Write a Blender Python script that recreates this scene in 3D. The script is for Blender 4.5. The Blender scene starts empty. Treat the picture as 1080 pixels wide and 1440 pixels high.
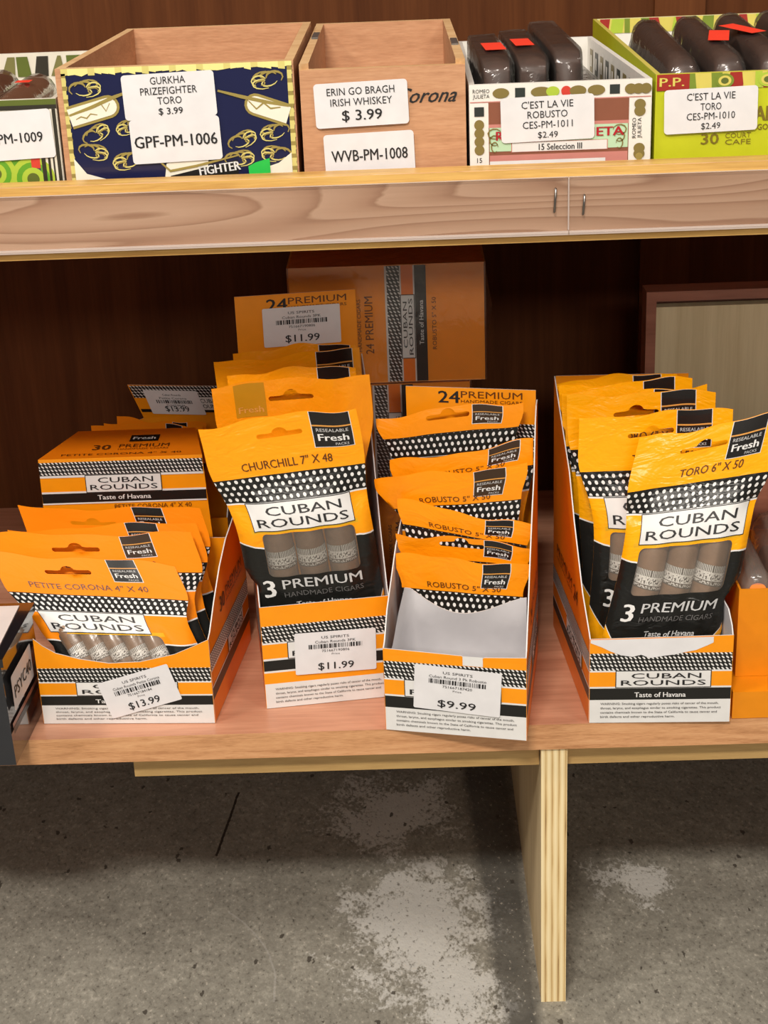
import bpy, bmesh, math, random
from mathutils import Vector, Matrix
from mathutils.geometry import delaunay_2d_cdt, tessellate_polygon

random.seed(7)
SC = bpy.context.scene
COL = SC.collection

# ------------------------------------------------------------------ camera, world, light, exposure
cam_data = bpy.data.cameras.new('camera')
cam = bpy.data.objects.new('camera', cam_data)
COL.objects.link(cam)
cam_data.sensor_fit = 'VERTICAL'
cam_data.sensor_height = 36.0
cam_data.lens = 56.24
cam_data.clip_start = 0.02
cam.matrix_world = Matrix(((0.999296, 0.032412, 0.01888, 0.0),
                           (0.005192, 0.378971, -0.925394, -0.95),
                           (-0.037149, 0.924841, 0.378536, 0.7822),
                           (0, 0, 0, 1)))
SC.camera = cam

world = bpy.data.worlds.new('world')
SC.world = world
world.use_nodes = True
bg = world.node_tree.nodes['Background']
bg.inputs[0].default_value = (1.0, 0.9, 0.8, 1)
bg.inputs[1].default_value = 0.22


def area_light(name, loc, target, sx, sy, power, colour):
    d = bpy.data.lights.new(name, 'AREA')
    d.shape = 'RECTANGLE'
    d.size, d.size_y = sx, sy
    d.energy = power
    d.color = colour
    o = bpy.data.objects.new(name, d)
    COL.objects.link(o)
    o.location = loc
    o.rotation_euler = (Vector(target) - Vector(loc)).to_track_quat('-Z', 'Y').to_euler()
    return o


area_light('ceiling_or_fill_lamp', (-0.36, -1.75, 2.22), (0, 0.1, 0.3), 0.55, 0.22, 52, (1.0, 0.93, 0.84))
area_light('ceiling_or_fill_lamp', (1.3, -1.2, 2.5), (0, 0.1, 0.4), 0.5, 0.2, 13, (1.0, 0.93, 0.84))
area_light('ceiling_or_fill_lamp', (-1.5, -0.9, 2.3), (0, 0.1, 0.3), 0.5, 0.2, 20, (1.0, 0.93, 0.84))
area_light('ceiling_or_fill_lamp', (0.5, -4.6, 2.3), (0, 0.1, 0.4), 1.4, 0.4, 50, (1.0, 0.92, 0.82))  # far low fill, added to brighten what stands under the upper shelf

SC.view_settings.view_transform = 'Standard'
SC.view_settings.look = 'None'
SC.view_settings.gamma = 1
SC.view_settings.use_curve_mapping = False
SC.view_settings.exposure = 0.0


# ------------------------------------------------------------------ materials
def lin(r, g, b):
    f = lambda c: (c / 255 / 12.92) if c / 255 <= 0.04045 else ((c / 255 + 0.055) / 1.055) ** 2.4
    return (f(r), f(g), f(b), 1.0)


class Nd:
    """arithmetic on node sockets"""
    def __init__(self, nt, s):
        self.nt, self.s = nt, s

    def _op(self, op, other=None, rev=False):
        n = self.nt.nodes.new('ShaderNodeMath')
        n.operation = op
        a, b = (other, self) if rev else (self, other)
        for i, v in enumerate((a, b)):
            if v is None:
                continue
            if isinstance(v, Nd):
                self.nt.links.new(v.s, n.inputs[i])
            else:
                n.inputs[i].default_value = v
        return Nd(self.nt, n.outputs[0])

    def __add__(self, o): return self._op('ADD', o)
    def __radd__(self, o): return self._op('ADD', o)
    def __sub__(self, o): return self._op('SUBTRACT', o)
    def __rsub__(self, o): return self._op('SUBTRACT', o, True)
    def __mul__(self, o): return self._op('MULTIPLY', o)
    def __rmul__(self, o): return self._op('MULTIPLY', o)
    def __truediv__(self, o): return self._op('DIVIDE', o)
    def lt(self, o): return self._op('LESS_THAN', o)
    def gt(self, o): return self._op('GREATER_THAN', o)
    def frac(self): return self._op('FRACT')
    def abs(self): return self._op('ABSOLUTE')
    def max(self, o): return self._op('MAXIMUM', o)
    def min(self, o): return self._op('MINIMUM', o)
    def sin(self): return self._op('SINE')
    def band(self, a, b): return self.gt(a) * self.lt(b)
    def sqrt(self): return self._op('SQRT')


def new_mat(name):
    m = bpy.data.materials.new(name)
    m.use_nodes = True
    nt = m.node_tree
    return m, nt, nt.nodes['Principled BSDF']


def mixc(nt, fac, a, b):
    n = nt.nodes.new('ShaderNodeMix')
    n.data_type = 'RGBA'
    for sock, v in ((n.inputs[0], fac), (n.inputs[6], a), (n.inputs[7], b)):
        if isinstance(v, Nd):
            nt.links.new(v.s, sock)
        elif isinstance(v, bpy.types.NodeSocket):
            nt.links.new(v, sock)
        else:
            sock.default_value = v
    return n.outputs[2]


def noise(nt, vec, scale, detail=3.0, rough=0.5, dist=0.0):
    n = nt.nodes.new('ShaderNodeTexNoise')
    n.inputs['Scale'].default_value = scale
    n.inputs['Detail'].default_value = detail
    n.inputs['Roughness'].default_value = rough
    n.inputs['Distortion'].default_value = dist
    if vec is not None:
        nt.links.new(vec, n.inputs['Vector'])
    return n.outputs[0]


def ramp(nt, fac, stops):
    n = nt.nodes.new('ShaderNodeValToRGB')
    els = n.color_ramp.elements
    while len(els) < len(stops):
        els.new(0.5)
    for e, (p, c) in zip(els, stops):
        e.position, e.color = p, c
    nt.links.new(fac, n.inputs[0])
    return n.outputs[0]


def mapping(nt, vec, scale=(1, 1, 1), loc=(0, 0, 0), rot=(0, 0, 0)):
    n = nt.nodes.new('ShaderNodeMapping')
    n.inputs['Scale'].default_value = scale
    n.inputs['Location'].default_value = loc
    n.inputs['Rotation'].default_value = rot
    nt.links.new(vec, n.inputs['Vector'])
    return n.outputs[0]


def coords(nt, which='Object'):
    return nt.nodes.new('ShaderNodeTexCoord').outputs[which]


def bump(nt, bsdf, height, strength, dist=0.001):
    n = nt.nodes.new('ShaderNodeBump')
    n.inputs['Strength'].default_value = strength
    n.inputs['Distance'].default_value = dist
    nt.links.new(height, n.inputs['Height'])
    nt.links.new(n.outputs[0], bsdf.inputs['Normal'])


def plain(name, col, rough=0.5, metal=0.0, coat=0.0):
    m, nt, b = new_mat(name)
    b.inputs['Base Color'].default_value = col
    b.inputs['Roughness'].default_value = rough
    b.inputs['Metallic'].default_value = metal
    b.inputs['Coat Weight'].default_value = coat
    # slight tonal unevenness so that no surface is dead flat
    n = noise(nt, coords(nt), 90, 3)
    c2 = tuple(x * 0.9 for x in col[:3]) + (1,)
    nt.links.new(mixc(nt, n, c2, tuple(min(1, x * 1.06) for x in col[:3]) + (1,)), b.inputs['Base Color'])
    return m


ORANGE = lin(248, 158, 8)
INK = lin(24, 24, 22)
WHITE = lin(224, 223, 221)


def dots(nt, u, v, px, py, rx, ry, slant):
    row = v / py
    dx = ((u / px - row * slant).frac() - 0.5) * px
    dy = (row.frac() - 0.5) * py
    d = dx + dy * 0.35
    return ((d * d) / (rx * rx) + (dy * dy) / (ry * ry)).lt(1.0)


# -- printed card for trays and cartons
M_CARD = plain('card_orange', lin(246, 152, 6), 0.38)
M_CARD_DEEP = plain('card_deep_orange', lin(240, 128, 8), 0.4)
M_CARD_WHITE = plain('card_white', lin(220, 218, 217), 0.55)
M_CARD_GREY = plain('card_inside_grey', lin(198, 195, 198), 0.6)
M_CARD_BLACK = plain('card_black', INK, 0.35)
M_LABEL = plain('label_white', lin(224, 223, 225), 0.45)
M_INK = plain('ink_black', lin(28, 27, 28), 0.5)
M_INK_GREY = plain('ink_grey', lin(95, 93, 92), 0.5)
M_PRINT_WHITE = plain('print_white', WHITE, 0.4)
M_PRINT_SILVER = plain('print_silver', lin(196, 196, 196), 0.35)
M_TAG = plain('tag_black', lin(26, 24, 22), 0.25, 0, 0.3)
M_TAG_BROWN = plain('tag_brown', lin(58, 40, 24), 0.3, 0, 0.2)
M_GOLD = plain('tag_gold', lin(214, 150, 70), 0.35)
M_OLIVE = plain('tag_olive', lin(188, 132, 12), 0.35)
M_BROWN_PRINT = plain('print_brown', lin(96, 50, 10), 0.4)
M_RED_STICKER = plain('sticker_red', lin(250, 66, 44), 0.5)
M_GREEN_STICKER = plain('sticker_green', lin(30, 190, 70), 0.5)


def dots_mat(name, px, py, rx, ry, slant):
    m, nt, b = new_mat(name)
    n = nt.nodes.new('ShaderNodeUVMap')
    sp = nt.nodes.new('ShaderNodeSeparateXYZ')
    nt.links.new(n.outputs[0], sp.inputs[0])
    f = dots(nt, Nd(nt, sp.outputs[0]), Nd(nt, sp.outputs[1]), px, py, rx, ry, slant)
    nt.links.new(mixc(nt, f, INK, WHITE), b.inputs['Base Color'])
    b.inputs['Roughness'].default_value = 0.38
    return m


M_DOTS = dots_mat('card_dots', 0.0029, 0.0028, 0.00074, 0.00098, -0.35)
M_DOTS_SIDE = dots_mat('card_dots_fine', 0.0031, 0.0026, 0.0009, 0.00125, -0.35)

POUCH = {  # each kind's orange has the lighting tone at its tray mixed into the colour
    'churchill': dict(text='CHURCHILL 7" X 48', st=.0322, tc=.0056, tu=.50, tw=.062, d0=.0395, d1=.0575, l0=.0582, l1=.0768,
                      lu=(.13, .87), w0=.0795, w1=.112, wu=(.17, .86), fl=.089, prem=.121, hand=.1268, taste=.1335, ncig=3,
                      tag=(.70, .945, .0245), hole=(.49, .013, .031), taper=((.03, 1), (.08, .93), (.2, .84)), px=.0050, py=.0044,
                      orange=lin(250, 160, 8), rough=0.30, wrinkle=.35),
    'toro': dict(text='TORO 6" X 50', st=.0300, tc=.0056, tu=.56, tw=.042, d0=.0385, d1=.0560, l0=.0568, l1=.0775,
                 lu=(.12, .94), w0=.0805, w1=.115, wu=(.13, .87), fl=.090, prem=.1275, hand=.1335, taste=.143, ncig=3,
                 tag=(.64, .865, .0250), hole=(.47, .0135, .031), taper=((.03, 1), (.08, .88), (.2, .78)), px=.0050, py=.0044,
                 orange=lin(252, 172, 8), rough=0.25, wrinkle=.38),
    'robusto': dict(text='ROBUSTO 5" X 50', st=.0195, tc=.0038, tu=.52, tw=.056, d0=.0238, d1=.0400, l0=.0407, l1=.0555,
                    lu=(.13, .87), w0=.061, w1=.085, wu=(.17, .86), fl=.070, prem=.093, hand=.098, taste=.103, ncig=3,
                    tag=(.66, .86, .0185), hole=(.49, .009, .031), taper=((.004, 1), (.022, .90), (.06, .82), (.19, .78)), px=.0050, py=.0044,
                    orange=lin(248, 148, 8), rough=0.30, wrinkle=.3),
    'petite': dict(text='PETITE CORONA 4" X 40', st=.0232, tc=.0042, tu=.47, tw=.086, d0=.0300, d1=.0432, l0=.0440, l1=.0592,
                   lu=(.075, .735), w0=.0608, w1=.094, wu=(.105, .79), fl=.069, prem=.102, hand=.105, taste=.107, ncig=5,
                   tag=(.63, .785, .0175), hole=(.39, .0115, .034), taper=((.026, 1), (.055, .86), (.075, .80), (.13, .77)), px=.0050, py=.0036,
                   orange=lin(248, 140, 14), rough=0.5, spec=.12, wrinkle=.10),
}


POUCH['robusto_folded'] = dict(POUCH['robusto'], st=.0128, tc=.0030, d0=.0160, d1=.0320, l0=.0327, l1=.0470, w0=.050, w1=.07, fl=.058, tag=(.66, .86, .0118), hole=(.49, .0055, .031))


def pouch_mat(kind):
    k = POUCH[kind]
    m, nt, b = new_mat('foil_' + kind)
    uvn = nt.nodes.new('ShaderNodeUVMap')
    sp = nt.nodes.new('ShaderNodeSeparateXYZ')
    nt.links.new(uvn.outputs[0], sp.inputs[0])
    u, s = Nd(nt, sp.outputs[0]), Nd(nt, sp.outputs[1])       # u metres from the middle, s metres from the top
    white, ink, og = WHITE, INK, k['orange']
    gold = lin(222, 168, 30)
    fl = u.abs() * -0.10 + (k['fl'] + .004) + (u * 140).sin() * .0012
    c = mixc(nt, s.band(k['l1'] - .001, k['l1'] + .0022) * u.abs().lt(.042), og, gold)
    c = mixc(nt, s.gt(fl - .0011), c, white)
    c = mixc(nt, s.gt(fl), c, ink)
    bs = u * u * -14.0 + .172
    c = mixc(nt, s.gt(bs - .001), c, white)
    c = mixc(nt, s.gt(bs), c, og)
    c = mixc(nt, s.band(k['d0'], k['d1'] + .0012), c, white)
    c = mixc(nt, s.band(k['d0'], k['d1']), c, ink)
    inner = s.band(k['d0'] + .0006, k['d1'] - .0006)
    c = mixc(nt, dots(nt, u, s, k['px'], k['py'], .00122, .00140, .30) * inner, c, white)
    nt.links.new(c, b.inputs['Base Color'])
    b.inputs['Roughness'].default_value = k['rough']
    b.inputs['Specular IOR Level'].default_value = k.get('spec', .5)
    rnd = nt.nodes.new('ShaderNodeObjectInfo').outputs['Random']
    off = nt.nodes.new('ShaderNodeVectorMath')
    off.operation = 'ADD'
    nt.links.new(uvn.outputs[0], off.inputs[0])
    nt.links.new((Nd(nt, rnd) * 7.0).s, off.inputs[1])
    v1 = mapping(nt, off.outputs[0], (30, 62, 1))
    n1 = noise(nt, v1, 1.0, 3, 0.6, 0.8)
    v2 = mapping(nt, off.outputs[0], (180, 260, 1), rot=(0, 0, 0.5))
    n2 = noise(nt, v2, 1.0, 2, 0.5, 0.4)
    h = Nd(nt, n1) + Nd(nt, n2) * 0.16
    bump(nt, b, h.s, k['wrinkle'], 0.004)
    return m


M_FOIL = {k: pouch_mat(k) for k in POUCH}


def back_foil():
    m, nt, b = new_mat('foil_back')
    n = noise(nt, coords(nt), 70, 3, .6, .5)
    nt.links.new(mixc(nt, n, lin(236, 140, 8), lin(250, 160, 10)), b.inputs['Base Color'])
    b.inputs['Roughness'].default_value = 0.3
    bump(nt, b, n, 0.3, 0.003)
    return m


M_FOIL_BACK = back_foil()


def film(name, tint, haze, gloss, hazecol, rough=0.12, wr=0.3, scale=60):
    m = bpy.data.materials.new(name)
    m.use_nodes = True
    nt = m.node_tree
    nt.nodes.clear()
    out = nt.nodes.new('ShaderNodeOutputMaterial')
    tr = nt.nodes.new('ShaderNodeBsdfTransparent')
    tr.inputs[0].default_value = tint
    df = nt.nodes.new('ShaderNodeBsdfDiffuse')
    df.inputs[0].default_value = hazecol
    gl = nt.nodes.new('ShaderNodeBsdfGlossy')
    gl.inputs['Roughness'].default_value = rough
    m1 = nt.nodes.new('ShaderNodeMixShader')
    m1.inputs[0].default_value = haze
    m2 = nt.nodes.new('ShaderNodeMixShader')
    fr = nt.nodes.new('ShaderNodeFresnel')
    fr.inputs[0].default_value = 1.45
    f = Nd(nt, fr.outputs[0]) * 0.8 + gloss
    bp = nt.nodes.new('ShaderNodeBump')
    bp.inputs['Strength'].default_value = wr
    bp.inputs['Distance'].default_value = 0.004
    nt.links.new(noise(nt, coords(nt), scale, 3, .6, .9), bp.inputs['Height'])
    nt.links.new(bp.outputs[0], gl.inputs['Normal'])
    nt.links.new(bp.outputs[0], fr.inputs['Normal'])
    L = nt.links.new
    L(tr.outputs[0], m1.inputs[1]); L(df.outputs[0], m1.inputs[2])
    L(m1.outputs[0], m2.inputs[1]); L(gl.outputs[0], m2.inputs[2])
    L(f.s, m2.inputs[0]); L(m2.outputs[0], out.inputs[0])
    return m


M_WINDOW = film('window_film', (.98, .97, .95, 1), .15, .03, lin(186, 178, 168), .2, .12, 40)
M_CELLO = film('cellophane', (.98, .97, .96, 1), .035, .02, lin(205, 200, 196), .12, .28, 60)
M_SHRINK = film('shrink_wrap', (.97, .97, .97, 1), .05, .02, lin(210, 205, 200), .14, .35, 45)
M_CLEARBAG = film('clear_bag', (.96, .95, .94, 1), .22, .04, lin(205, 190, 180), .15, .4, 60)
M_ACRYLIC = film('acrylic_strip', (.99, .98, .97, 1), .02, .0, lin(230, 210, 200), .06, .02, 8)


M_ACRYLIC_EDGE = film('acrylic_edge', (.98, .97, .96, 1), .5, .03, lin(240, 222, 212), .15, .02, 8)


def leaf_mat(name, a, b_):
    m, nt, b = new_mat(name)
    v = mapping(nt, coords(nt), (90, 30, 90))
    n = noise(nt, v, 1.0, 5, .65, .6)
    nt.links.new(mixc(nt, n, a, b_), b.inputs['Base Color'])
    b.inputs['Roughness'].default_value = 0.5
    bump(nt, b, n, 0.1, 0.0006)
    return m


M_LEAF = leaf_mat('tobacco_leaf', lin(116, 88, 66), lin(168, 134, 106))
M_LEAF_DARK = leaf_mat('tobacco_leaf_dark', lin(40, 24, 17), lin(84, 54, 40))
M_LEAF_TAN = leaf_mat('tobacco_leaf_tan', lin(148, 104, 80), lin(178, 136, 110))


def band_mat():
    m, nt, b = new_mat('cigar_band_print')
    uvn = nt.nodes.new('ShaderNodeUVMap')
    sp = nt.nodes.new('ShaderNodeSeparateXYZ')
    nt.links.new(uvn.outputs[0], sp.inputs[0])
    u, v = Nd(nt, sp.outputs[0]), Nd(nt, sp.outputs[1])      # u around (metres), v along 0..1
    c = mixc(nt, v.lt(.34) * ((u / .0012).frac().lt(.5)), lin(240, 238, 234), lin(90, 86, 80))
    nz = Nd(nt, noise(nt, mapping(nt, uvn.outputs[0], (900, 9, 1)), 1.0, 1))
    c = mixc(nt, v.band(.40, .72) * nz.gt(.56), c, lin(80, 76, 72))
    c = mixc(nt, v.gt(.76), c, lin(96, 88, 80))
    c = mixc(nt, v.band(.80, .95) * nz.gt(.5), c, lin(225, 222, 218))
    nt.links.new(c, b.inputs['Base Color'])
    b.inputs['Roughness'].default_value = .4
    return m


M_BAND = band_mat()


def wood(name, stops, scale=(3, 30, 30), wave=None, rough=0.45, bmp=0.15, detail=5, fine=0.25, spec=.5):
    """grain runs along the axis of the smallest scale"""
    m, nt, b = new_mat(name)
    co = coords(nt)
    v = mapping(nt, co, scale)
    n = Nd(nt, noise(nt, v, 1.0, detail, .6, .5))
    vf = mapping(nt, co, tuple(x * 7 for x in scale))
    f = Nd(nt, noise(nt, vf, 1.0, 3, .6))
    h = n * (1 - fine) + f * fine
    if wave:
        w = nt.nodes.new('ShaderNodeTexWave')
        w.wave_type = 'RINGS'
        w.rings_direction = wave[0]
        w.inputs['Scale'].default_value = wave[1]
        w.inputs['Distortion'].default_value = wave[2]
        w.inputs['Detail'].default_value = 3
        w.inputs['Detail Scale'].default_value = 1.2
        nt.links.new(mapping(nt, co, wave[3], wave[4]), w.inputs['Vector'])
        h = h * .55 + Nd(nt, w.outputs['Fac']) * .45
    nt.links.new(ramp(nt, h.s, stops), b.inputs['Base Color'])
    b.inputs['Roughness'].default_value = rough
    b.inputs['Specular IOR Level'].default_value = spec
    bump(nt, b, h.s, bmp, 0.0006)
    return m


M_SHELF = wood('shelf_veneer', [(.3, lin(176, 120, 92)), (.55, lin(206, 150, 120)), (.75, lin(220, 168, 138))], (5, 60, 60), rough=.32, spec=.35)
M_SHELF_EDGE = wood('shelf_edge_veneer', [(.3, lin(160, 108, 66)), (.5, lin(204, 150, 104)), (.72, lin(222, 172, 126))], (18, 300, 220), rough=.5, fine=.4)
def lip_wood():
    """flat-sawn plywood face: long cathedral growth rings"""
    m, nt, b = new_mat('lip_plywood')
    co = coords(nt)
    sp = nt.nodes.new('ShaderNodeSeparateXYZ')
    nt.links.new(co, sp.inputs[0])
    z = Nd(nt, sp.outputs[2])
    big = Nd(nt, noise(nt, mapping(nt, co, (2.3, 1, 20)), 1.0, 1.5, .45, .3))
    fine = Nd(nt, noise(nt, mapping(nt, co, (14, 60, 420)), 1.0, 4, .6))
    t = (z * 48 + big * 14 + fine * .16).frac()
    c = ramp(nt, t.s, [(0, lin(236, 200, 172)), (.45, lin(226, 187, 158)), (.78, lin(212, 170, 141)), (.93, lin(190, 147, 118)), (1, lin(232, 196, 167))])
    c = mixc(nt, fine * .35, c, lin(190, 148, 118))
    nt.links.new(c, b.inputs['Base Color'])
    b.inputs['Roughness'].default_value = .42
    bump(nt, b, fine.s, .12, .0005)
    return m


M_LIP = lip_wood()
M_LIP_EDGE = wood('lip_edge', [(.3, lin(170, 118, 52)), (.6, lin(222, 178, 100)), (.8, lin(240, 204, 132))], (6, 90, 120), rough=.4)
M_BACK = wood('back_mahogany', [(.3, lin(72, 38, 17)), (.55, lin(89, 50, 24)), (.8, lin(105, 62, 32))], (60, 60, 3), rough=.6, spec=.12)
M_STILE = wood('stile_mahogany', [(.3, lin(84, 46, 22)), (.55, lin(102, 59, 30)), (.8, lin(118, 72, 38))], (60, 60, 3), rough=.6, spec=.12)
M_LEGFACE = wood('plywood_face', [(.3, lin(196, 168, 124)), (.55, lin(222, 198, 154)), (.8, lin(234, 214, 174))], (20, 30, 4), rough=.5)
M_CLEAT = wood('cleat_pine', [(.3, lin(160, 124, 74)), (.6, lin(196, 162, 104)), (.8, lin(212, 180, 124))], (5, 50, 50), rough=.5)
M_BOXWOOD = wood('box_cedar', [(.3, lin(168, 118, 82)), (.55, lin(196, 146, 108)), (.8, lin(212, 166, 128))], (14, 40, 120), rough=.5, fine=.45)
M_BOXWOOD_EDGE = wood('box_cedar_edge', [(.3, lin(196, 150, 100)), (.6, lin(226, 188, 140)), (.8, lin(238, 208, 166))], (10, 60, 60), rough=.5)
M_HUMIDOR = wood('humidor_wood', [(.3, lin(130, 82, 64)), (.6, lin(160, 106, 86)), (.8, lin(174, 120, 98))], (6, 60, 60), rough=.35)


def ply_mat():
    m, nt, b = new_mat('plywood_layers')
    co = coords(nt)
    sp = nt.nodes.new('ShaderNodeSeparateXYZ')
    nt.links.new(co, sp.inputs[0])
    n = Nd(nt, noise(nt, mapping(nt, co, (300, 60, 22)), 1.0, 4))
    x = Nd(nt, sp.outputs[0]) + n * .0009
    w = ((x / .0046).frac() - .5).abs()
    h = w * 1.25 + n * .55 - .08
    nt.links.new(ramp(nt, h.s, [(.10, lin(110, 80, 46)), (.22, lin(196, 162, 108)), (.45, lin(230, 206, 154)), (.8, lin(242, 224, 180))]), b.inputs['Base Color'])
    b.inputs['Roughness'].default_value = .6
    bump(nt, b, h.s, .3, .0006)
    return m


M_PLY = ply_mat()


def concrete():
    m, nt, b = new_mat('concrete')
    co = coords(nt)
    sp = nt.nodes.new('ShaderNodeSeparateXYZ')
    nt.links.new(co, sp.inputs[0])
    x, y = Nd(nt, sp.outputs[0]), Nd(nt, sp.outputs[1])
    n1 = Nd(nt, noise(nt, co, 9, 6, .65))
    n2 = Nd(nt, noise(nt, co, 85, 6, .7))
    n3 = Nd(nt, noise(nt, mapping(nt, co, (330, 200, 100), rot=(0, 0, .7)), 1.0, 3, .65))
    c = ramp(nt, (n1 * .30 + n2 * .40 + n3 * .30).s, [(.30, lin(80, 77, 69)), (.43, lin(122, 118, 108)), (.54, lin(143, 139, 128)), (.68, lin(180, 175, 163))])

    def blob(cx, cy, rx, ry):
        dx, dy = (x - cx) / rx, (y - cy) / ry
        return 1.0 - (dx * dx + dy * dy).sqrt()
    # pale efflorescence with ragged edges
    nb = Nd(nt, noise(nt, co, 26, 8, .75, .5))
    e = blob(-.005, .10, .072, .115).max(blob(-.03, .26, .065, .075)).max(blob(.175, .150, .045, .04) * .8).max(blob(.02, .02, .045, .08))
    e2 = (e * 1.0 + (nb - .5) * 3.2 - .20 + (n3 - .5) * 1.6)
    c = mixc(nt, (e2 * 2.0).max(0.0).min(.66), c, lin(208, 206, 201))
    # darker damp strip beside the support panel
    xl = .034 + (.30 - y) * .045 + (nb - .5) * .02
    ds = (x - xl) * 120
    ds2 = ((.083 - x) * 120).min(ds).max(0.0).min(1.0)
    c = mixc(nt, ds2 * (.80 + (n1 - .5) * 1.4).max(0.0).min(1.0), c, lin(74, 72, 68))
    # pits, of uneven shape and density
    vo = nt.nodes.new('ShaderNodeTexVoronoi')
    vo.inputs['Scale'].default_value = 62
    vo.inputs['Randomness'].default_value = 1
    nt.links.new(mapping(nt, co, (1, .55, 1), rot=(0, 0, .3)), vo.inputs['Vector'])
    pit = Nd(nt, vo.outputs['Distance']) + (n3 - .5) * .34 + (n2 - .5) * .2
    c = mixc(nt, pit.lt(.10 ) * n1.gt(.44) * .85, c, lin(62, 56, 49))
    spk = n3.gt(.645)
    c = mixc(nt, spk * .55, c, lin(188, 180, 166))
    spd = n3.lt(.37)
    c = mixc(nt, spd * .5, c, lin(74, 68, 60))
    # hairline crack
    ck = ((x + .178) - (y - .2) * .10 + (n2 - .5) * .004).abs().lt(.0011) * y.band(.2, .30)
    c = mixc(nt, ck, c, lin(52, 46, 40))
    arc = (((x + .25) * (x + .25) + (y - .02) * (y - .02)).sqrt() - .135 + (n1 - .5) * .01).abs().lt(.0008) * x.gt(-.16) * y.gt(.01)
    c = mixc(nt, arc * .4, c, lin(170, 166, 160))
    nt.links.new(c, b.inputs['Base Color'])
    b.inputs['Roughness'].default_value = .62
    bump(nt, b, (n2 + n3 * .5 + pit * .4).s, .35, .002)
    return m


M_FLOOR = concrete()


# ------------------------------------------------------------------ mesh builder
class MB:
    def __init__(self):
        self.V, self.F, self.M, self.UV, self.mats = [], [], [], [], []

    def mi(self, mat):
        if mat not in self.mats:
            self.mats.append(mat)
        return self.mats.index(mat)

    def poly(self, pts, mat, uv=None):
        b = len(self.V)
        self.V.extend(Vector(p) for p in pts)
        self.F.append(list(range(b, b + len(pts))))
        self.M.append(self.mi(mat))
        self.UV.append(uv or [(0, 0)] * len(pts))

    def tris(self, verts, faces, mat, uvs=None):
        b = len(self.V)
        self.V.extend(Vector(p) for p in verts)
        k = self.mi(mat)
        for f in faces:
            self.F.append([b + i for i in f])
            self.M.append(k)
            self.UV.append([uvs[i] for i in f] if uvs else [(0, 0)] * len(f))

    def hexa(self, bot, top, mat, mats=None):
        """bot, top: four corners each, same order (counter-clockwise from above); mats: (bottom, top, side0..3)"""
        m = mats or [mat] * 6
        self.poly(bot[::-1], m[0]); self.poly(top, m[1])
        for i in range(4):
            j = (i + 1) % 4
            self.poly([bot[i], bot[j], top[j], top[i]], m[2 + i])

    def box(self, lo, hi, mat, mats=None):
        (x0, y0, z0), (x1, y1, z1) = lo, hi
        self.hexa([(x0, y0, z0), (x1, y0, z0), (x1, y1, z0), (x0, y1, z0)],
                  [(x0, y0, z1), (x1, y0, z1), (x1, y1, z1), (x0, y1, z1)], mat, mats)

    def sheet(self, pts, nrm, th, m_out, m_in, m_edge):
        """a flat card: outline pts on its outer face, thickness th against the normal"""
        n = Vector(nrm).normalized() * th
        pts = [Vector(p) for p in pts]
        inn = [p - n for p in pts]
        tri = tessellate_polygon([pts])
        out = Vector(nrm)
        for t in tri:
            a, b, c = (pts[i] for i in t)
            if (b - a).cross(c - a).dot(out) < 0:
                t = (t[0], t[2], t[1])
            self.poly([pts[i] for i in t], m_out); self.poly([inn[i] for i in reversed(t)], m_in)
        for i in range(len(pts)):
            j = (i + 1) % len(pts)
            self.poly([pts[i], inn[i], inn[j], pts[j]], m_edge)

    def tube(self, path, rad, mat, seg=20, caps=True, uvl=None):
        """round tube along path; rad a number or a list"""
        path = [Vector(p) for p in path]
        rs = rad if isinstance(rad, (list, tuple)) else [rad] * len(path)
        b = len(self.V)
        k = self.mi(mat)
        ref = Vector((0, 0, 1)) if abs((path[-1] - path[0]).normalized().z) < .9 else Vector((1, 0, 0))
        L = len(path)
        for i, p in enumerate(path):
            t = (path[min(i + 1, L - 1)] - path[max(i - 1, 0)]).normalized()
            a = t.cross(ref).normalized(); c = a.cross(t)
            for j in range(seg):
                w = 2 * math.pi * j / seg
                self.V.append(p + (a * math.cos(w) + c * math.sin(w)) * rs[i])
        for i in range(L - 1):
            for j in range(seg):
                j2 = (j + 1) % seg
                self.F.append([b + i * seg + j, b + i * seg + j2, b + (i + 1) * seg + j2, b + (i + 1) * seg + j])
                self.M.append(k)
                r = rs[i]
                u0, u1 = 2 * math.pi * j / seg * r, 2 * math.pi * (j + 1) / seg * r
                v0, v1 = i / (L - 1), (i + 1) / (L - 1)
                self.UV.append([(u0, v0), (u1, v0), (u1, v1), (u0, v1)])
        if caps:
            for base, rev in ((b, True), (b + (L - 1) * seg, False)):
                f = [base + j for j in range(seg)]
                self.F.append(f[::-1] if rev else f)
                self.M.append(k); self.UV.append([(0, 0)] * seg)

    def build(self, name, parent=None, smooth=False, bevel=0.0, origin=None):
        o0 = Vector(origin) if origin is not None else (parent_base(parent) if parent else Vector((0, 0, 0)))
        me = bpy.data.meshes.new(name)
        me.from_pydata([tuple(v - o0) for v in self.V], [], self.F)
        for m in self.mats:
            me.materials.append(m)
        me.polygons.foreach_set('material_index', self.M)
        uvl = me.uv_layers.new(name='UVMap')
        flat = []
        for uv in self.UV:
            for p in uv:
                flat.extend(p)
        uvl.data.foreach_set('uv', flat)
        if smooth:
            me.polygons.foreach_set('use_smooth', [True] * len(me.polygons))
        me.update()
        ob = bpy.data.objects.new(name, me)
        COL.objects.link(ob)
        if parent:
            ob.parent = parent
            if parent.type != 'EMPTY' or parent.parent:
                pass
        else:
            ob.location = o0
        if bevel:
            md = ob.modifiers.new('bevel', 'BEVEL')
            md.width = bevel; md.segments = 2; md.limit_method = 'ANGLE'; md.angle_limit = math.radians(50)
        return ob


def parent_base(p):
    b = Vector((0, 0, 0))
    while p is not None:
        b += p.location
        p = p.parent
    return b


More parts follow.
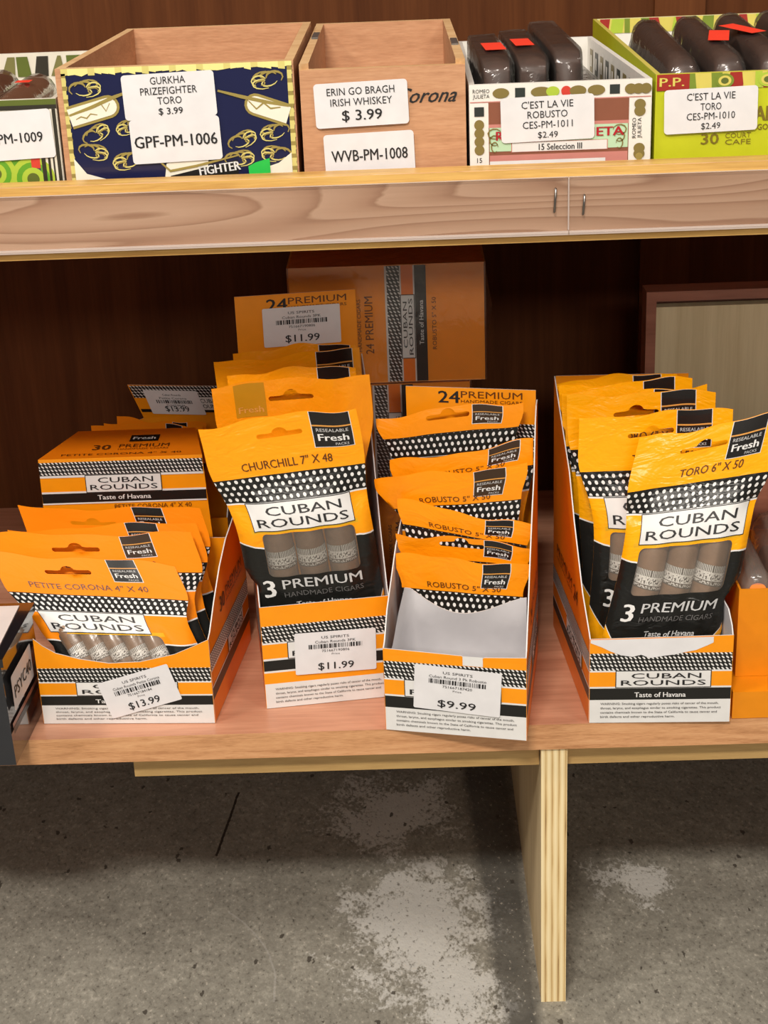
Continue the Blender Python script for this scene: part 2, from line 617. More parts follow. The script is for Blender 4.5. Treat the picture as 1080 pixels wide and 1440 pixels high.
def thing(name, label, cat, loc, group=None):
    o = bpy.data.objects.new(name, None)
    o.empty_display_size = .02
    COL.objects.link(o)
    o.location = loc
    tag(o, label, cat, group)
    return o


def tag(o, label, cat, group=None):
    o['label'] = label
    o['category'] = cat
    if group:
        o['group'] = group
    return o


def lerp(a, b, t):
    return a + (b - a) * t


def sstep(a, b, x):
    t = min(1, max(0, (x - a) / (b - a)))
    return t * t * (3 - 2 * t)


# ------------------------------------------------------------------ flat and curved decals
def plane_map(o, u, n, v=(0, 0, 1)):
    o, u, n, v = Vector(o), Vector(u).normalized(), Vector(n).normalized(), Vector(v).normalized()
    return lambda a, b, off: o + u * a + v * b + n * off


def turned(mp, u0, v0, ang):
    """a mapping turned by ang about (u0, v0)"""
    c, s = math.cos(ang), math.sin(ang)
    return lambda a, b, off: mp(u0 + c * a - s * b, v0 + s * a + c * b, off)


def rect(mb, mp, u0, v0, u1, v1, off, mat, step=None):
    nu = max(1, int(math.ceil(abs(u1 - u0) / step))) if step else 1
    nv = max(1, int(math.ceil(abs(v1 - v0) / step))) if step else 1
    vs, uvs = [], []
    for j in range(nv + 1):
        for i in range(nu + 1):
            a, b = lerp(u0, u1, i / nu), lerp(v0, v1, j / nv)
            vs.append(mp(a, b, off)); uvs.append((a, b))
    fs = [(j * (nu + 1) + i, j * (nu + 1) + i + 1, (j + 1) * (nu + 1) + i + 1, (j + 1) * (nu + 1) + i) for j in range(nv) for i in range(nu)]
    mb.tris(vs, fs, mat, uvs)


def outline(mb, mp, pts, off, mat):
    mb.poly([mp(a, b, off) for a, b in pts], mat, [tuple(p) for p in pts])


def rrect_pts(u0, v0, u1, v1, r, k=5):
    pts = []
    for cx, cy, a0 in ((u1 - r, v0 + r, -90), (u1 - r, v1 - r, 0), (u0 + r, v1 - r, 90), (u0 + r, v0 + r, 180)):
        for i in range(k + 1):
            a = math.radians(a0 + 90 * i / k)
            pts.append((cx + r * math.cos(a), cy + r * math.sin(a)))
    return pts


def ellipse_pts(cx, cy, rx, ry, k=20):
    return [(cx + rx * math.cos(2 * math.pi * i / k), cy + ry * math.sin(2 * math.pi * i / k)) for i in range(k)]


_TXT = {}


def glyphs(s, bold, shear):
    key = (s, bold, shear)
    if key not in _TXT:
        cu = bpy.data.curves.new('txt', 'FONT')
        cu.body = s
        cu.resolution_u = 2
        cu.fill_mode = 'FRONT'
        cu.dimensions = '2D'
        cu.offset = bold
        cu.shear = shear
        ob = bpy.data.objects.new('txt', cu)
        COL.objects.link(ob)
        dg = bpy.context.evaluated_depsgraph_get()
        me = bpy.data.meshes.new_from_object(ob.evaluated_get(dg))
        vs = [(v.co.x, v.co.y) for v in me.vertices]
        fs = [tuple(p.vertices) for p in me.polygons]
        bpy.data.objects.remove(ob); bpy.data.curves.remove(cu); bpy.data.meshes.remove(me)
        _TXT[key] = (vs, fs)
    return _TXT[key]


_CAP = None


def text(mb, mp, s, u, v, cap, off, mat, align='C', width=None, bold=0.0, shear=0.0, maxedge=None):
    """lettering with its baseline at v; cap is the capital height; width, if given, is the exact line width"""
    global _CAP
    if _CAP is None:
        _CAP = max(y for x, y in glyphs('H', 0, 0)[0])
    vs, fs = glyphs(s, 0.0, shear)
    if not vs:
        return
    x0, x1 = min(p[0] for p in vs), max(p[0] for p in vs)
    k = cap / _CAP
    kx = width / (x1 - x0) if width else k
    sh = {'C': -(x0 + x1) / 2, 'L': -x0, 'R': -x1}[align]
    pts = [((p[0] + sh) * kx, p[1] * k) for p in vs]
    if maxedge:
        bm = bmesh.new()
        bv = [bm.verts.new((a, b, 0)) for a, b in pts]
        for f in fs:
            try:
                bm.faces.new([bv[i] for i in f])
            except ValueError:
                pass
        bmesh.ops.triangulate(bm, faces=bm.faces[:])
        for _ in range(4):
            es = [e for e in bm.edges if e.calc_length() > maxedge]
            if not es:
                break
            bmesh.ops.subdivide_edges(bm, edges=es, cuts=1)
            bmesh.ops.triangulate(bm, faces=bm.faces[:])
        bm.verts.index_update()
        pts = [(w.co.x, w.co.y) for w in bm.verts]
        fs = [tuple(w.index for w in f.verts) for f in bm.faces]
        bm.free()
    for sh_ in ((-1, 0, 1) if bold >= .02 else ((-1, 1) if bold > 0 else (0,))):
        d = sh_ * max(bold, .010) * cap * 1.5
        mb.tris([mp(u + a + d, v + b, off + .00004 * sh_) for a, b in pts], fs, mat)


def barcode(mb, mp, u0, v0, u1, v1, off, rng):
    x = u0
    while x < u1:
        w = rng.choice((.0004, .0004, .0008, .0012))
        rect(mb, mp, x, v0, min(x + w, u1), v1, off, M_INK)
        x += w + rng.choice((.0004, .0006, .0009))


def price_label(mp, parent, price, lines, number, w=.0545, h=.030, seed=1, name='price_label', rows=None):
    mb = MB()
    rng = random.Random(seed)
    outline(mb, mp, rrect_pts(-w / 2, -h / 2, w / 2, h / 2, .0012), .0014, M_LABEL)
    o = .0017
    y = h / 2 - .0052
    text(mb, mp, lines[0], 0, y, .0019, o, M_INK, width=w * .34)
    text(mb, mp, lines[1], 0, y - .0033, .0019, o, M_INK, width=w * (.50 if len(lines[1]) < 18 else .66))
    barcode(mb, mp, -w * .33, y - .0075, w * .33, y - .0042, o, rng)
    text(mb, mp, number, 0, y - .0103, .0018, o, M_INK, width=w * .34)
    text(mb, mp, 'Price', 0, y - .0128, .0014, o, M_INK_GREY, width=w * .1)
    text(mb, mp, price, 0, -h / 2 + .0030, .0052, o, M_INK, width=w * .44, bold=.012)
    return mb.build(name, parent)


def sticker(mp, parent, w, h, lines, r=.0022, mat=M_LABEL):
    """a white shelf sticker; lines: (text, baseline from the middle, cap, bold, width)"""
    mb = MB()
    outline(mb, mp, rrect_pts(-w / 2, -h / 2, w / 2, h / 2, r), .0018, mat)
    for s, v, cap, bold, wd, *dx in lines:
        text(mb, mp, s, dx[0] if dx else 0, v, cap, .0021, M_INK, width=wd, bold=bold)
    return mb.build('price_label', parent)


# ------------------------------------------------------------------ the setting
def structure(mb, name):
    o = mb.build(name)
    o['kind'] = 'structure'
    return o


mb = MB()
mb.box((-2.5, -2.5, -.05), (2.5, .62, 0), M_FLOOR)
structure(mb, 'floor')
mb = MB()
mb.box((-2.5, .62, -.05), (2.5, .72, 2.4), plain('wall_paint', lin(120, 100, 84), .8))
structure(mb, 'wall_back')

# shelving unit
Z0B, Z0 = .2145, .2340
unit = thing('display_shelving', 'brown wooden shelving unit standing on the concrete floor, carrying all the cigar boxes and trays', 'shelf', (0, .2, 0))
mb = MB()
mb.box((-.62, 0, Z0B), (.75, .43, Z0), M_SHELF, [M_SHELF, M_SHELF, M_SHELF_EDGE, M_SHELF, M_SHELF, M_SHELF])
mb.build('shelf_board', unit, bevel=.0008)
mb = MB()
mb.box((-.62, .018, .565), (.75, .43, .584), M_SHELF)
mb.build('shelf_board', unit)
mb = MB()
mb.box((-.62, 0, .565), (.75, .0178, .609), M_LIP, [M_LIP_EDGE, M_LIP_EDGE, M_LIP, M_LIP, M_LIP, M_LIP])
mb.box((-.62, -.0004, .5652), (.75, 0, .5706), M_LIP_EDGE)
mb.box((-.62, -.0004, .6035), (.75, 0, .6088), M_LIP_EDGE)
mb.build('front_lip', unit)
for x0, x1 in ((-.62, .0972), (.0976, .75)):
    mb = MB()
    mb.box((x0, -.0024, .5712), (x1, -.0012, .6036), M_ACRYLIC)
    mb.box((x0, -.0050, .5700), (x1, -.0004, .5711), M_ACRYLIC_EDGE)
    mb.box((x0, -.0050, .5712), (x1, -.0040, .5724), M_ACRYLIC_EDGE)
    mb.box((x0, -.0025, .6037), (x1, -.0012, .6041), M_ACRYLIC_EDGE)
    xe = x1 if x0 < -.5 else x0
    mb.box((xe - .0002, -.0027, .5725), (xe + .0002, -.0013, .6036), M_ACRYLIC_EDGE)
    s = mb.build('price_strip', unit)
    s['label'] = 'clear plastic price strip'
M_STEEL = plain('staple_steel', lin(150, 145, 140), .3, 1)
for xs, z0, z1 in ((.0893, .5834, .5974), (.1063, .5815, .5930)):
    mb = MB()
    mb.tube([(xs - .0004, -.0022, z0), (xs - .0004, -.0036, z0 + .0006), (xs, -.0038, (z0 + z1) / 2), (xs + .0004, -.0036, z1 - .0006), (xs + .0004, -.0022, z1)], .0007, M_STEEL, 8)
    mb.build('staple', unit, smooth=True)
mb = MB()
mb.box((.0815, .002, 0), (.0995, .41, Z0B - .0002), M_PLY, [M_LEGFACE, M_PLY, M_PLY, M_LEGFACE, M_LEGFACE, M_LEGFACE])
mb.build('support_panel', unit, bevel=.0005)
for x0, x1 in ((-.2006, .0810), (.1000, .62)):
    mb = MB()
    mb.box((x0, .012, .1955), (x1, .05, Z0B - .0003), M_CLEAT)
    mb.build('cleat', unit, bevel=.002)
mb = MB()
mb.box((-.62, .43, 0), (.75, .445, 1.2), M_BACK)
mb.build('back_panel', unit)
mb = MB()
mb.box((.2035, .4215, Z0 + .0005), (.246, .4298, .5645), M_STILE)
mb.build('back_stile', unit)
mb = MB()
mb.box((.2105, .4215, .5845), (.252, .4298, 1.2), M_STILE)
mb.build('back_stile', unit)


# ------------------------------------------------------------------ printed card panels
def print_bands(mb, mp, u0, u1, bands, off=.00025):
    for z0, z1, mat in bands:
        rect(mb, mp, u0, z0, u1, z1, off, mat)


def logo_box(mb, mp, u0, v0, u1, v1, off=.0005, me=None, ink=M_INK, step=None):
    """the two-line logo in a white box with a dark rim"""
    e = .0006
    rect(mb, mp, u0 - e, v0 - e, u1 + e, v1 + e, off - .0001, ink, step)
    rect(mb, mp, u0, v0, u1, v1, off, M_PRINT_WHITE, step)
    h = v1 - v0
    w = u1 - u0
    text(mb, mp, 'CUBAN', (u0 + u1) / 2 + w * .03, v0 + h * .56, h * .31, off + .0003, ink, width=w * .74, bold=.004, maxedge=me)
    text(mb, mp, 'ROUNDS', (u0 + u1) / 2, v0 + h * .13, h * .31, off + .0003, ink, width=w * .90, bold=.004, maxedge=me)


WARN = ('WARNING: Smoking cigars regularly poses risks of cancer of the mouth,',
        'throat, larynx, and esophagus similar to smoking cigarettes. This product',
        'contains chemicals known to the State of California to cause cancer and',
        'birth defects and other reproductive harm.')


def warning(mb, mp, u0, u1, vtop, off=.0006, dv=.0033, cap=.0016):
    w = u1 - u0
    for i, s in enumerate(WARN):
        text(mb, mp, s, u0, vtop - i * dv - cap, cap, off, M_INK_GREY, 'L', width=w * (.98, 1.0, .97, .62)[i], bold=.006)


def tray_bands(h, kind):
    if kind == 'petite':
        return [(a * .82, min(b * .82, h) if m is not M_CARD or b < .05 else h, m) for a, b, m in tray_bands(.062, '')]
    if kind == 'churchill':
        return [(0, .019, M_PRINT_WHITE), (.019, .0275, M_CARD), (.0275, .0290, M_PRINT_WHITE), (.0290, .0370, M_CARD_BLACK), (.0370, .0385, M_PRINT_WHITE),
                (.0385, .0495, M_CARD), (.0495, .0508, M_PRINT_WHITE), (.0508, .0635, M_DOTS), (.0635, h, M_CARD)]
    return [(0, .0175, M_PRINT_WHITE), (.0175, .0262, M_CARD_BLACK), (.0262, .0275, M_PRINT_WHITE), (.0275, .0385, M_CARD),
            (.0385, .0397, M_PRINT_WHITE), (.0397, .0525, M_DOTS), (.0525, h, M_CARD)]


def side_bands(kind):
    k = .010 if kind == 'churchill' else 0
    return [(.0175 + k, .0262 + k, M_CARD_BLACK), (.0262 + k, .0272 + k, M_PRINT_WHITE), (.0385 + k, .0395 + k, M_PRINT_WHITE), (.0395 + k, .0525 + k, M_DOTS_SIDE)]


def make_tray(label, kind, FL, FR, BL, BR, zf, prof, zb, front_top=None, back=None, deco=None, logo=None, prof_left=None, prof_right=None):
    """display tray: footprint corners (x, y); prof: (t, z) along the sides; front_top: points (u fraction, z) of the lip"""
    Z = Z0 + .0004
    P3 = lambda p, z: Vector((p[0], p[1], Z + z))
    base = ((FL[0] + BR[0]) / 2, (FL[1] + BR[1]) / 2, Z)
    t = thing('display_tray', label, 'display tray', base, 'open display trays of cigar pouches')
    TH = .0008
    # front
    u = (P3(FR, 0) - P3(FL, 0)); W = u.length; u.normalize()
    n = Vector((u.y, -u.x, 0))
    mp = plane_map(P3(FL, 0), u, n)
    top = front_top or [(0, zf), (1, zf)]
    pts = [P3(FL, 0), P3(FR, 0)] + [P3(FL, z) + u * (W * a) for a, z in reversed(top)]
    mb = MB()
    mb.sheet(pts, n, TH, M_CARD, M_CARD_GREY, M_CARD_WHITE)
    hmin = min(z for a, z in top)
    print_bands(mb, mp, .0003, W - .0003, tray_bands(hmin - .0004, kind))
    k = .0108 if kind == 'churchill' else 0
    l0, l1 = logo or (.18, .82)
    g = .82 if kind == 'petite' else 1
    logo_box(mb, mp, W * l0, .0272 * g + k, W * l1, .0392 * g + k, .0006)
    text(mb, mp, 'Taste of Havana', W * .5, .0196 * g + k, .0036 * g, .0006, M_PRINT_WHITE, width=W * .36, bold=.02)
    warning(mb, mp, W * .08, W * .93, .0155 * g, .0006, .0033 * g, .0016 * g)
    if deco:
        deco(mb, mp, W)
    f = mb.build('front_panel', t)
    # sides
    for F, B, sg in ((FL, BL, -1), (FR, BR, 1)):
        d = P3(B, 0) - P3(F, 0); L = d.length; d.normalize()
        nn = Vector((d.y, -d.x, 0)) * sg
        pp = [P3(F, 0) + d * (.0009 if a == 0 else a * L) + Vector((0, 0, z)) for a, z in [(0, 0)] + ((prof_left or prof) if sg < 0 else (prof_right or prof)) + [(1, 0)]]
        mb = MB()
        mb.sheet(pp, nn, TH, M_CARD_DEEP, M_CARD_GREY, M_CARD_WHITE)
        if sg < 0:
            mps = lambda a, b, off, d=d, nn=nn, B=B: P3(B, 0) - d * a + nn * off + Vector((0, 0, b))
        else:
            mps = lambda a, b, off, d=d, nn=nn, F=F: P3(F, 0) + d * a + nn * off + Vector((0, 0, b))
        low = min(z for a, z in ((prof_left or prof) if sg < 0 else prof))
        print_bands(mb, mps, .0005, L - .0005, [b_ for b_ in side_bands(kind) if b_[1] < low])
        kk = .010 if kind == 'churchill' else 0
        if low < .05:
            mb.build('side_panel', t)
            continue
        logo_box(mb, mps, L * .42, .0275 + kk, L * .82, .0388 + kk, .0006)
        zt = .066
        text(mb, mps, '30' if kind == 'petite' else '24', L * .30 if sg > 0 else L * .70, zt, .011, .0006, M_BROWN_PRINT, 'L' if sg > 0 else 'R', bold=.02)
        text(mb, mps, 'PREMIUM', L * .66 if sg > 0 else L * .34, zt + .0035, .0075, .0006, M_BROWN_PRINT, width=L * .42)
        text(mb, mps, 'HANDMADE CIGARS', L * .66 if sg > 0 else L * .34, zt - .0005, .0026, .0006, M_BROWN_PRINT, width=L * .42)
        mb.build('side_panel', t)
    # back
    ub = P3(BR, 0) - P3(BL, 0); WB = ub.length; ub.normalize()
    nb = Vector((ub.y, -ub.x, 0))
    mb = MB()
    bt = back or [(0.012, zb), (.988, zb)]
    pts = [P3(BL, 0) + ub * (WB * .012), P3(BL, 0) + ub * (WB * .988)] + [P3(BL, z) + ub * (WB * a) for a, z in reversed(bt)]
    pts = [p + nb * .0012 for p in pts]
    mb.sheet(pts, nb, TH, M_CARD, M_CARD_WHITE, M_CARD_WHITE)
    mpb = plane_map(P3(BL, 0) + nb * .0012, ub, nb)
    bp = mb
    # bottom
    mb = MB()
    ins = lambda p: Vector(((p[0] - base[0]) * .95 + base[0], (p[1] - base[1]) * .95 + base[1]))
    q = [ins(p) for p in (FL, FR, BR, BL)]
    mb.hexa([Vector((p.x, p.y, Z)) for p in q], [Vector((p.x, p.y, Z + .0008)) for p in q], M_CARD_GREY)
    mb.build('bottom_panel', t)
    planes = []
    for F, B, sg in ((FL, BL, -1), (FR, BR, 1)):
        d = P3(B, 0) - P3(F, 0); L = d.length; d.normalize()
        planes.append((P3(F, 0), d, L, Vector((d.y, -d.x, 0)) * sg, (prof_left or prof) if sg < 0 else (prof_right or prof)))

    def clamp(p):
        for o, d, L, nn, pr in planes:
            t_ = (p - o).dot(d) / L
            if t_ < -.03 or t_ > 1.03:
                continue
            h = pr[-1][1]
            for (a0, z0), (a1, z1) in zip(pr, pr[1:]):
                if t_ <= a1:
                    h = lerp(z0, z1, max(0.0, (t_ - a0) / (a1 - a0)))
                    break
            allow = -.0016 + max(0.0, p.z - Z - h - .004) * 1.0
            over = (p - o).dot(nn) - allow
            if over > 0:
                p = p - nn * over
        return p
    CLAMP[0] = clamp
    return t, mp, W, bp, mpb, WB


CLAMP = [None]


def header_print(mb, mp, W, zt, count):
    text(mb, mp, count, W * .34, zt - .0125, .0085, .0004, M_INK, bold=.02, width=W * .16)
    text(mb, mp, 'PREMIUM', W * .66, zt - .0085, .0048, .0004, M_BROWN_PRINT, width=W * .46)
    text(mb, mp, 'HANDMADE CIGARS', W * .66, zt - .0122, .0022, .0004, M_BROWN_PRINT, width=W * .46)


# ------------------------------------------------------------------ pouches
def in_poly(x, y, poly):
    c = False
    j = len(poly) - 1
    for i in range(len(poly)):
        xi, yi = poly[i]; xj, yj = poly[j]
        if (yi > y) != (yj > y) and x < (xj - xi) * (y - yi) / (yj - yi) + xi:
            c = not c
        j = i
    return c


def hole_poly(cx, cy, w):
    """euro slot: a rounded slot with a hump on its upper side"""
    r = .0016
    h = w / 2 - r
    pts = []
    for i in range(7):
        a = math.radians(-90 + 180 * i / 6)
        pts.append((cx + h + r * math.cos(a), cy - r * math.sin(a) * -1))
    pts.append((cx + .0075, cy + r))
    hump = [(cx + .0052 * math.cos(math.radians(a)), cy + r * .6 + .0042 * math.sin(math.radians(a))) for a in range(15, 166, 15)]
    pts += hump
    pts.append((cx - .0075, cy + r))
    for i in range(7):
        a = math.radians(90 + 180 * i / 6)
        pts.append((cx - h + r * math.cos(a), cy + r * math.sin(a)))
    # s grows downwards: the hump points to smaller s
    return [(x, 2 * cy - y) for x, y in pts]


def make_pouch(kind, TL, TR, B, label, group, seed, window=False, amp=.0055, bamp=.004, bend=0.0, wave=.0015, back_view=False,
               tag_mat=None, edge_wave=.0016, tray_floor=True, sag=0.0, dents=(), body=.082, hole=True, title=True):
    k = POUCH[kind]
    rng = random.Random(seed)
    TL, TR, B = Vector(TL), Vector(TR), Vector(B)
    root = thing('cigar_pouch', label, 'cigar pouch', B, group)
    W = (TR - TL).length
    U = (TR - TL) / W
    Mid = (TL + TR) / 2
    H = (B - Mid).length
    Dn = (B - Mid) / H
    N = Dn.cross(U).normalized()
    ph = [rng.uniform(0, 6.28) for _ in range(6)]
    d0, l1 = k['d0'], k['l1']

    def tap(s):
        t = k['taper']
        if s <= t[0][0]:
            return t[0][1]
        for (s0, w0), (s1, w1) in zip(t, t[1:]):
            if s <= s1:
                return lerp(w0, w1, sstep(s0, s1, s))
        return t[-1][1]

    def wid(s):
        w = W * tap(s)
        return lerp(w, min(w, body), sstep(d0 * .6, d0 + .045, s))

    def prof(uf, s, a):
        r = sstep(d0 - .002, l1 + .006, s) * (1 - sstep(H - .022, H - .003, s))
        e = min(1, abs(2 * uf - 1))
        p = max(0.0, 1 - e ** 3.2) ** .62
        f = a * r * p
        if window:
            w0, w1 = k['wu']
            if w0 - .04 < uf < w1 + .04 and s > d0:
                f -= .0016 * r * sstep(l1 - .012, l1 + .004, s) * (.5 + .5 * math.cos(2 * math.pi * k['ncig'] * (uf - w0) / (w1 - w0)))
        return f

    def surf(uf, s, front=True, off=0.0):
        hb = max(0.0, 1 - s / (d0 + .004))
        o = bend * hb * hb + wave * math.sin(5.5 * uf + ph[0]) * (0.35 + .65 * hb) + .4 * wave * math.sin(13 * uf + 60 * s + ph[1]) * hb
        o += sag * math.sin(math.pi * min(1, s / H)) * .5
        for du, dsn, rad, amt in dents:
            dd = ((uf - du) / rad) ** 2 + ((s - dsn) / (rad * W)) ** 2
            o += amt * math.exp(-dd)
        ds = edge_wave * math.sin(7 * uf + ph[2]) * hb + edge_wave * .5 * math.sin(17 * uf + ph[3]) * hb
        wob = .0012 * math.sin(55 * s + ph[4]) * sstep(.01, .05, s)
        lev = min(1.0, s / (H * .85))
        Us = Vector((U.x, U.y, U.z * (1 - lev)))
        base = Mid + Dn * (s + ds) + Us * ((uf - .5) * wid(s) + wob)
        fit = CLAMP[0] or (lambda p: p)
        if front:
            return fit(base + N * (o + .00025 + prof(uf, s, amp))) + N * off
        return fit(base + N * (o - .00025 - prof(uf, s, bamp))) - N * off

    hp = hole_poly((k['hole'][0]) * W, k['hole'][1], k['hole'][2])
    wp = rrect_pts(k['wu'][0] * W, k['w0'], k['wu'][1] * W, min(k['w1'], H - .02), .004, 4) if window else None
    # planar triangulation in (u metres, s)
    step = .0033
    nu, ns = int(W / step), int(H / step)
    vs, es = [], []

    def add_loop(pts):
        b = len(vs)
        vs.extend(Vector(p) for p in pts)
        es.extend((b + i, b + (i + 1) % len(pts)) for i in range(len(pts)))
    border = [(W * i / nu, 0) for i in range(nu)] + [(W, H * j / ns) for j in range(ns)] + [(W - W * i / nu, H) for i in range(nu)] + [(0, H - H * j / ns) for j in range(ns)]
    add_loop(border)
    loops = []
    if hole:
        add_loop(hp)
        loops = [hp]
    if wp:
        dense = []
        for i in range(len(wp)):
            a, c = wp[i], wp[(i + 1) % len(wp)]
            m = max(1, int(math.hypot(c[0] - a[0], c[1] - a[1]) / step))
            dense += [(lerp(a[0], c[0], q / m), lerp(a[1], c[1], q / m)) for q in range(m)]
        add_loop(dense)
        loops.append(dense)
    near = [p for l in loops for p in l]
    for j in range(1, ns):
        for i in range(1, nu):
            a, b_ = W * (i + (.25 if j % 2 else -.25)) / nu, H * j / ns
            if all(abs(a - q[0]) + abs(b_ - q[1]) > .0022 for q in near):
                vs.append(Vector((a, b_)))
    cv, ce, cf = delaunay_2d_cdt(vs, es, [], 0, 1e-7)[:3]
    fr, wn, bk = [], [], []
    for f in cf:
        cx = sum(cv[i].x for i in f) / 3; cy = sum(cv[i].y for i in f) / 3
        if hole and in_poly(cx, cy, hp):
            continue
        bk.append(tuple(f))
        if wp and in_poly(cx, cy, wp):
            wn.append(tuple(f))
        else:
            fr.append(tuple(f))
    uv = [(p.x - W / 2, p.y) for p in cv]
    mb = MB()
    mb.tris([surf(p.x / W, p.y) for p in cv], [f[::-1] for f in fr], M_FOIL_BACK if back_view else M_FOIL[kind], uv)
    nfoil = len(mb.F)
    mp = lambda a, v, off: surf(.5 + a / W, -v, True, off)         # a metres from the middle, v = -s
    me = .0024
    tm = tag_mat or M_TAG
    t0, t1, th = k['tag']
    if back_view:
        x0, x1 = (.135 - .5) * W, (.33 - .5) * W
        rect(mb, mp, x0, -th, x1, -.0012, .0003, M_OLIVE, .003)
        text(mb, mp, 'Fresh', (x0 + x1) / 2, -th + .003, .0042, .0005, M_GOLD, width=(x1 - x0) * .8, bold=.02, maxedge=me)
    else:
        x0, x1 = (t0 - .5) * W, (t1 - .5) * W
        rect(mb, mp, x0 - .0005, -th - .0005, x1 + .0005, -.0003, .0002, M_PRINT_WHITE, .003)
        rect(mb, mp, x0, -th, x1, -.0004, .0004, tm, .003)
        rect(mb, mp, x0, -th * .42, x1, -th * .38, .0006, M_GOLD, .003)
        text(mb, mp, 'RESEALABLE', (x0 + x1) / 2, -th * .57, th * .09, .0006, M_PRINT_SILVER, width=(x1 - x0) * .82, maxedge=me)
        text(mb, mp, 'Fresh', (x0 + x1) / 2, -th * .83, th * .19, .0006, M_PRINT_WHITE, width=(x1 - x0) * .78, bold=.03, maxedge=me)
        text(mb, mp, 'PACKS', (x0 + x1) / 2 + (x1 - x0) * .2, -th * .96, th * .07, .0006, M_PRINT_SILVER, width=(x1 - x0) * .35, maxedge=me)
        if title:
            text(mb, mp, k['text'], (k['tu'] - .5) * W, -k['st'] - k['tc'] / 2, k['tc'], .0004, M_BROWN_PRINT, width=k['tw'], bold=.008, maxedge=me)
        a0, a1 = (k['lu'][0] - .5) * W, (k['lu'][1] - .5) * W
        logo_box(mb, mp, a0, -k['l1'], a1, -k['l0'], .0005, me, M_INK, .0026)
        if window:
            s0 = k['prem']
            text(mb, mp, '3' if k['ncig'] == 3 else '5', -W * .345, -k['hand'] - .0004, .0125, .0007, M_PRINT_WHITE, width=.0085, bold=.03, maxedge=me)
            text(mb, mp, 'PREMIUM', W * .055, -s0, .0068, .0007, M_PRINT_SILVER, width=W * .60, bold=.012, maxedge=me)
            text(mb, mp, 'HANDMADE CIGARS', W * .055, -k['hand'] - .0006, .0036, .0007, M_INK_GREY, width=W * .60, maxedge=me)
            text(mb, mp, 'Taste of Havana', W * .04, -k['taste'] - .002, .0038, .0007, M_PRINT_SILVER, width=W * .42, bold=.02, maxedge=me)
    mb.build('front_sheet', root, smooth=True)
    mb = MB()
    mb.tris([surf(p.x / W, p.y, False) for p in cv], bk, M_FOIL_BACK, uv)
    mb.build('back_sheet', root, smooth=True)
    if wn:
        mb = MB()
        mb.tris([surf(p.x / W, p.y) for p in cv], [f[::-1] for f in wn], M_WINDOW, uv)
        w_ = mb.build('window', root, smooth=True)
        w_['label'] = 'clear plastic window'
        n = k['ncig']
        sA, sB = k['w0'] - .012, H - .018
        for i in range(n):
            uf = lerp(k['wu'][0], k['wu'][1], (i + .5) / n)
            r = (k['wu'][1] - k['wu'][0]) * wid(.1) / n * .47
            cen = lambda s, uf=uf, r=r: surf(uf, s) + N * -(prof(uf, s, amp) - amp + .0016 + r)
            ss = [lerp(sA, sB, q / 14) for q in range(15)]
            rs = [r * math.sqrt(max(.15, min(1, q / 1.6))) if q < 2 else r for q in range(15)]
            mb = MB()
            mb.tube([cen(s) for s in ss], rs, M_LEAF, 20)
            c = mb.build('cigar', root, smooth=True)
            b0, b1 = (.0930, .1065) if kind == 'churchill' else ((.0970, .1110) if kind == 'toro' else (.0700, .0800))
            mb = MB()
            mb.tube([cen(lerp(b0, b1, q / 5)) for q in range(6)], r * 1.03, M_BAND, 24, False)
            mb.build('cigar_band', c, smooth=True)
    return root


# ================================================================== LOWER SHELF
# ---- wide tray, five-cigar pouches, $13.99
lip = [(0, .0655), (.05, .060), (.12, .0545), (.25, .0500), (.42, .0465), (.6, .0475), (.8, .0530), (.93, .0600), (1, .0640)]
tray, mp, W, bp, mpb, WB = make_tray('wide orange display tray with curved front lip and tilted $13.99 label', 'petite',
    (-.2618, .0216), (-.1417, .0154), (-.2480, .1480), (-.1275, .1420), .062,
    [(0, .064), (.05, .066), (.2, .081), (.38, .096), (.57, .1065), (.8, .112), (1, .090)], .085, lip, logo=(.22, .80), prof_left=[(0, .060), (.02, .056), (.06, .040), (.3, .036), (1, .040)])
bp.build('back_panel', tray)
price_label(turned(mp, .0700, .0255, math.radians(17)), tray, '$13.99', ('US SPIRITS', 'Cuban Rounds Petite Corona'), '751667184184', .052, .0285, 3)
G = 'five-cigar pouches in the wide tray'
make_pouch('petite', (-.3030, .0884, .3372), (-.1714, .0816, .3250), (-.1880, .0358, .2365),
           'foremost orange five-cigar pouch of the wide $13.99 tray, its clear window showing five cigars', G, 11, True, .0080, .006, bend=-.002, wave=.0012, body=.108)
for i, (TL, TR, B, lb) in enumerate([
    ((-.3024, .1037, .3434), (-.1594, .0963, .3426), (-.1930, .0645, .2365), 'orange pouch directly behind the front pouch of the wide $13.99 tray'),
    ((-.2950, .1156, .3419), (-.1570, .1085, .3457), (-.1915, .0850, .2365), 'orange pouch third from the front in the wide $13.99 tray'),
    ((-.2890, .1305, .3543), (-.1551, .1236, .3496), (-.1895, .1080, .2365), 'rearmost orange pouch of the wide $13.99 tray, just before the closed orange carton')]):
    make_pouch('petite', TL, TR, B, lb, G, 21 + i, False, .005, .0035, bend=-.0015 + .001 * i, wave=.0018, tag_mat=M_TAG_BROWN if i == 0 else None, body=.108)

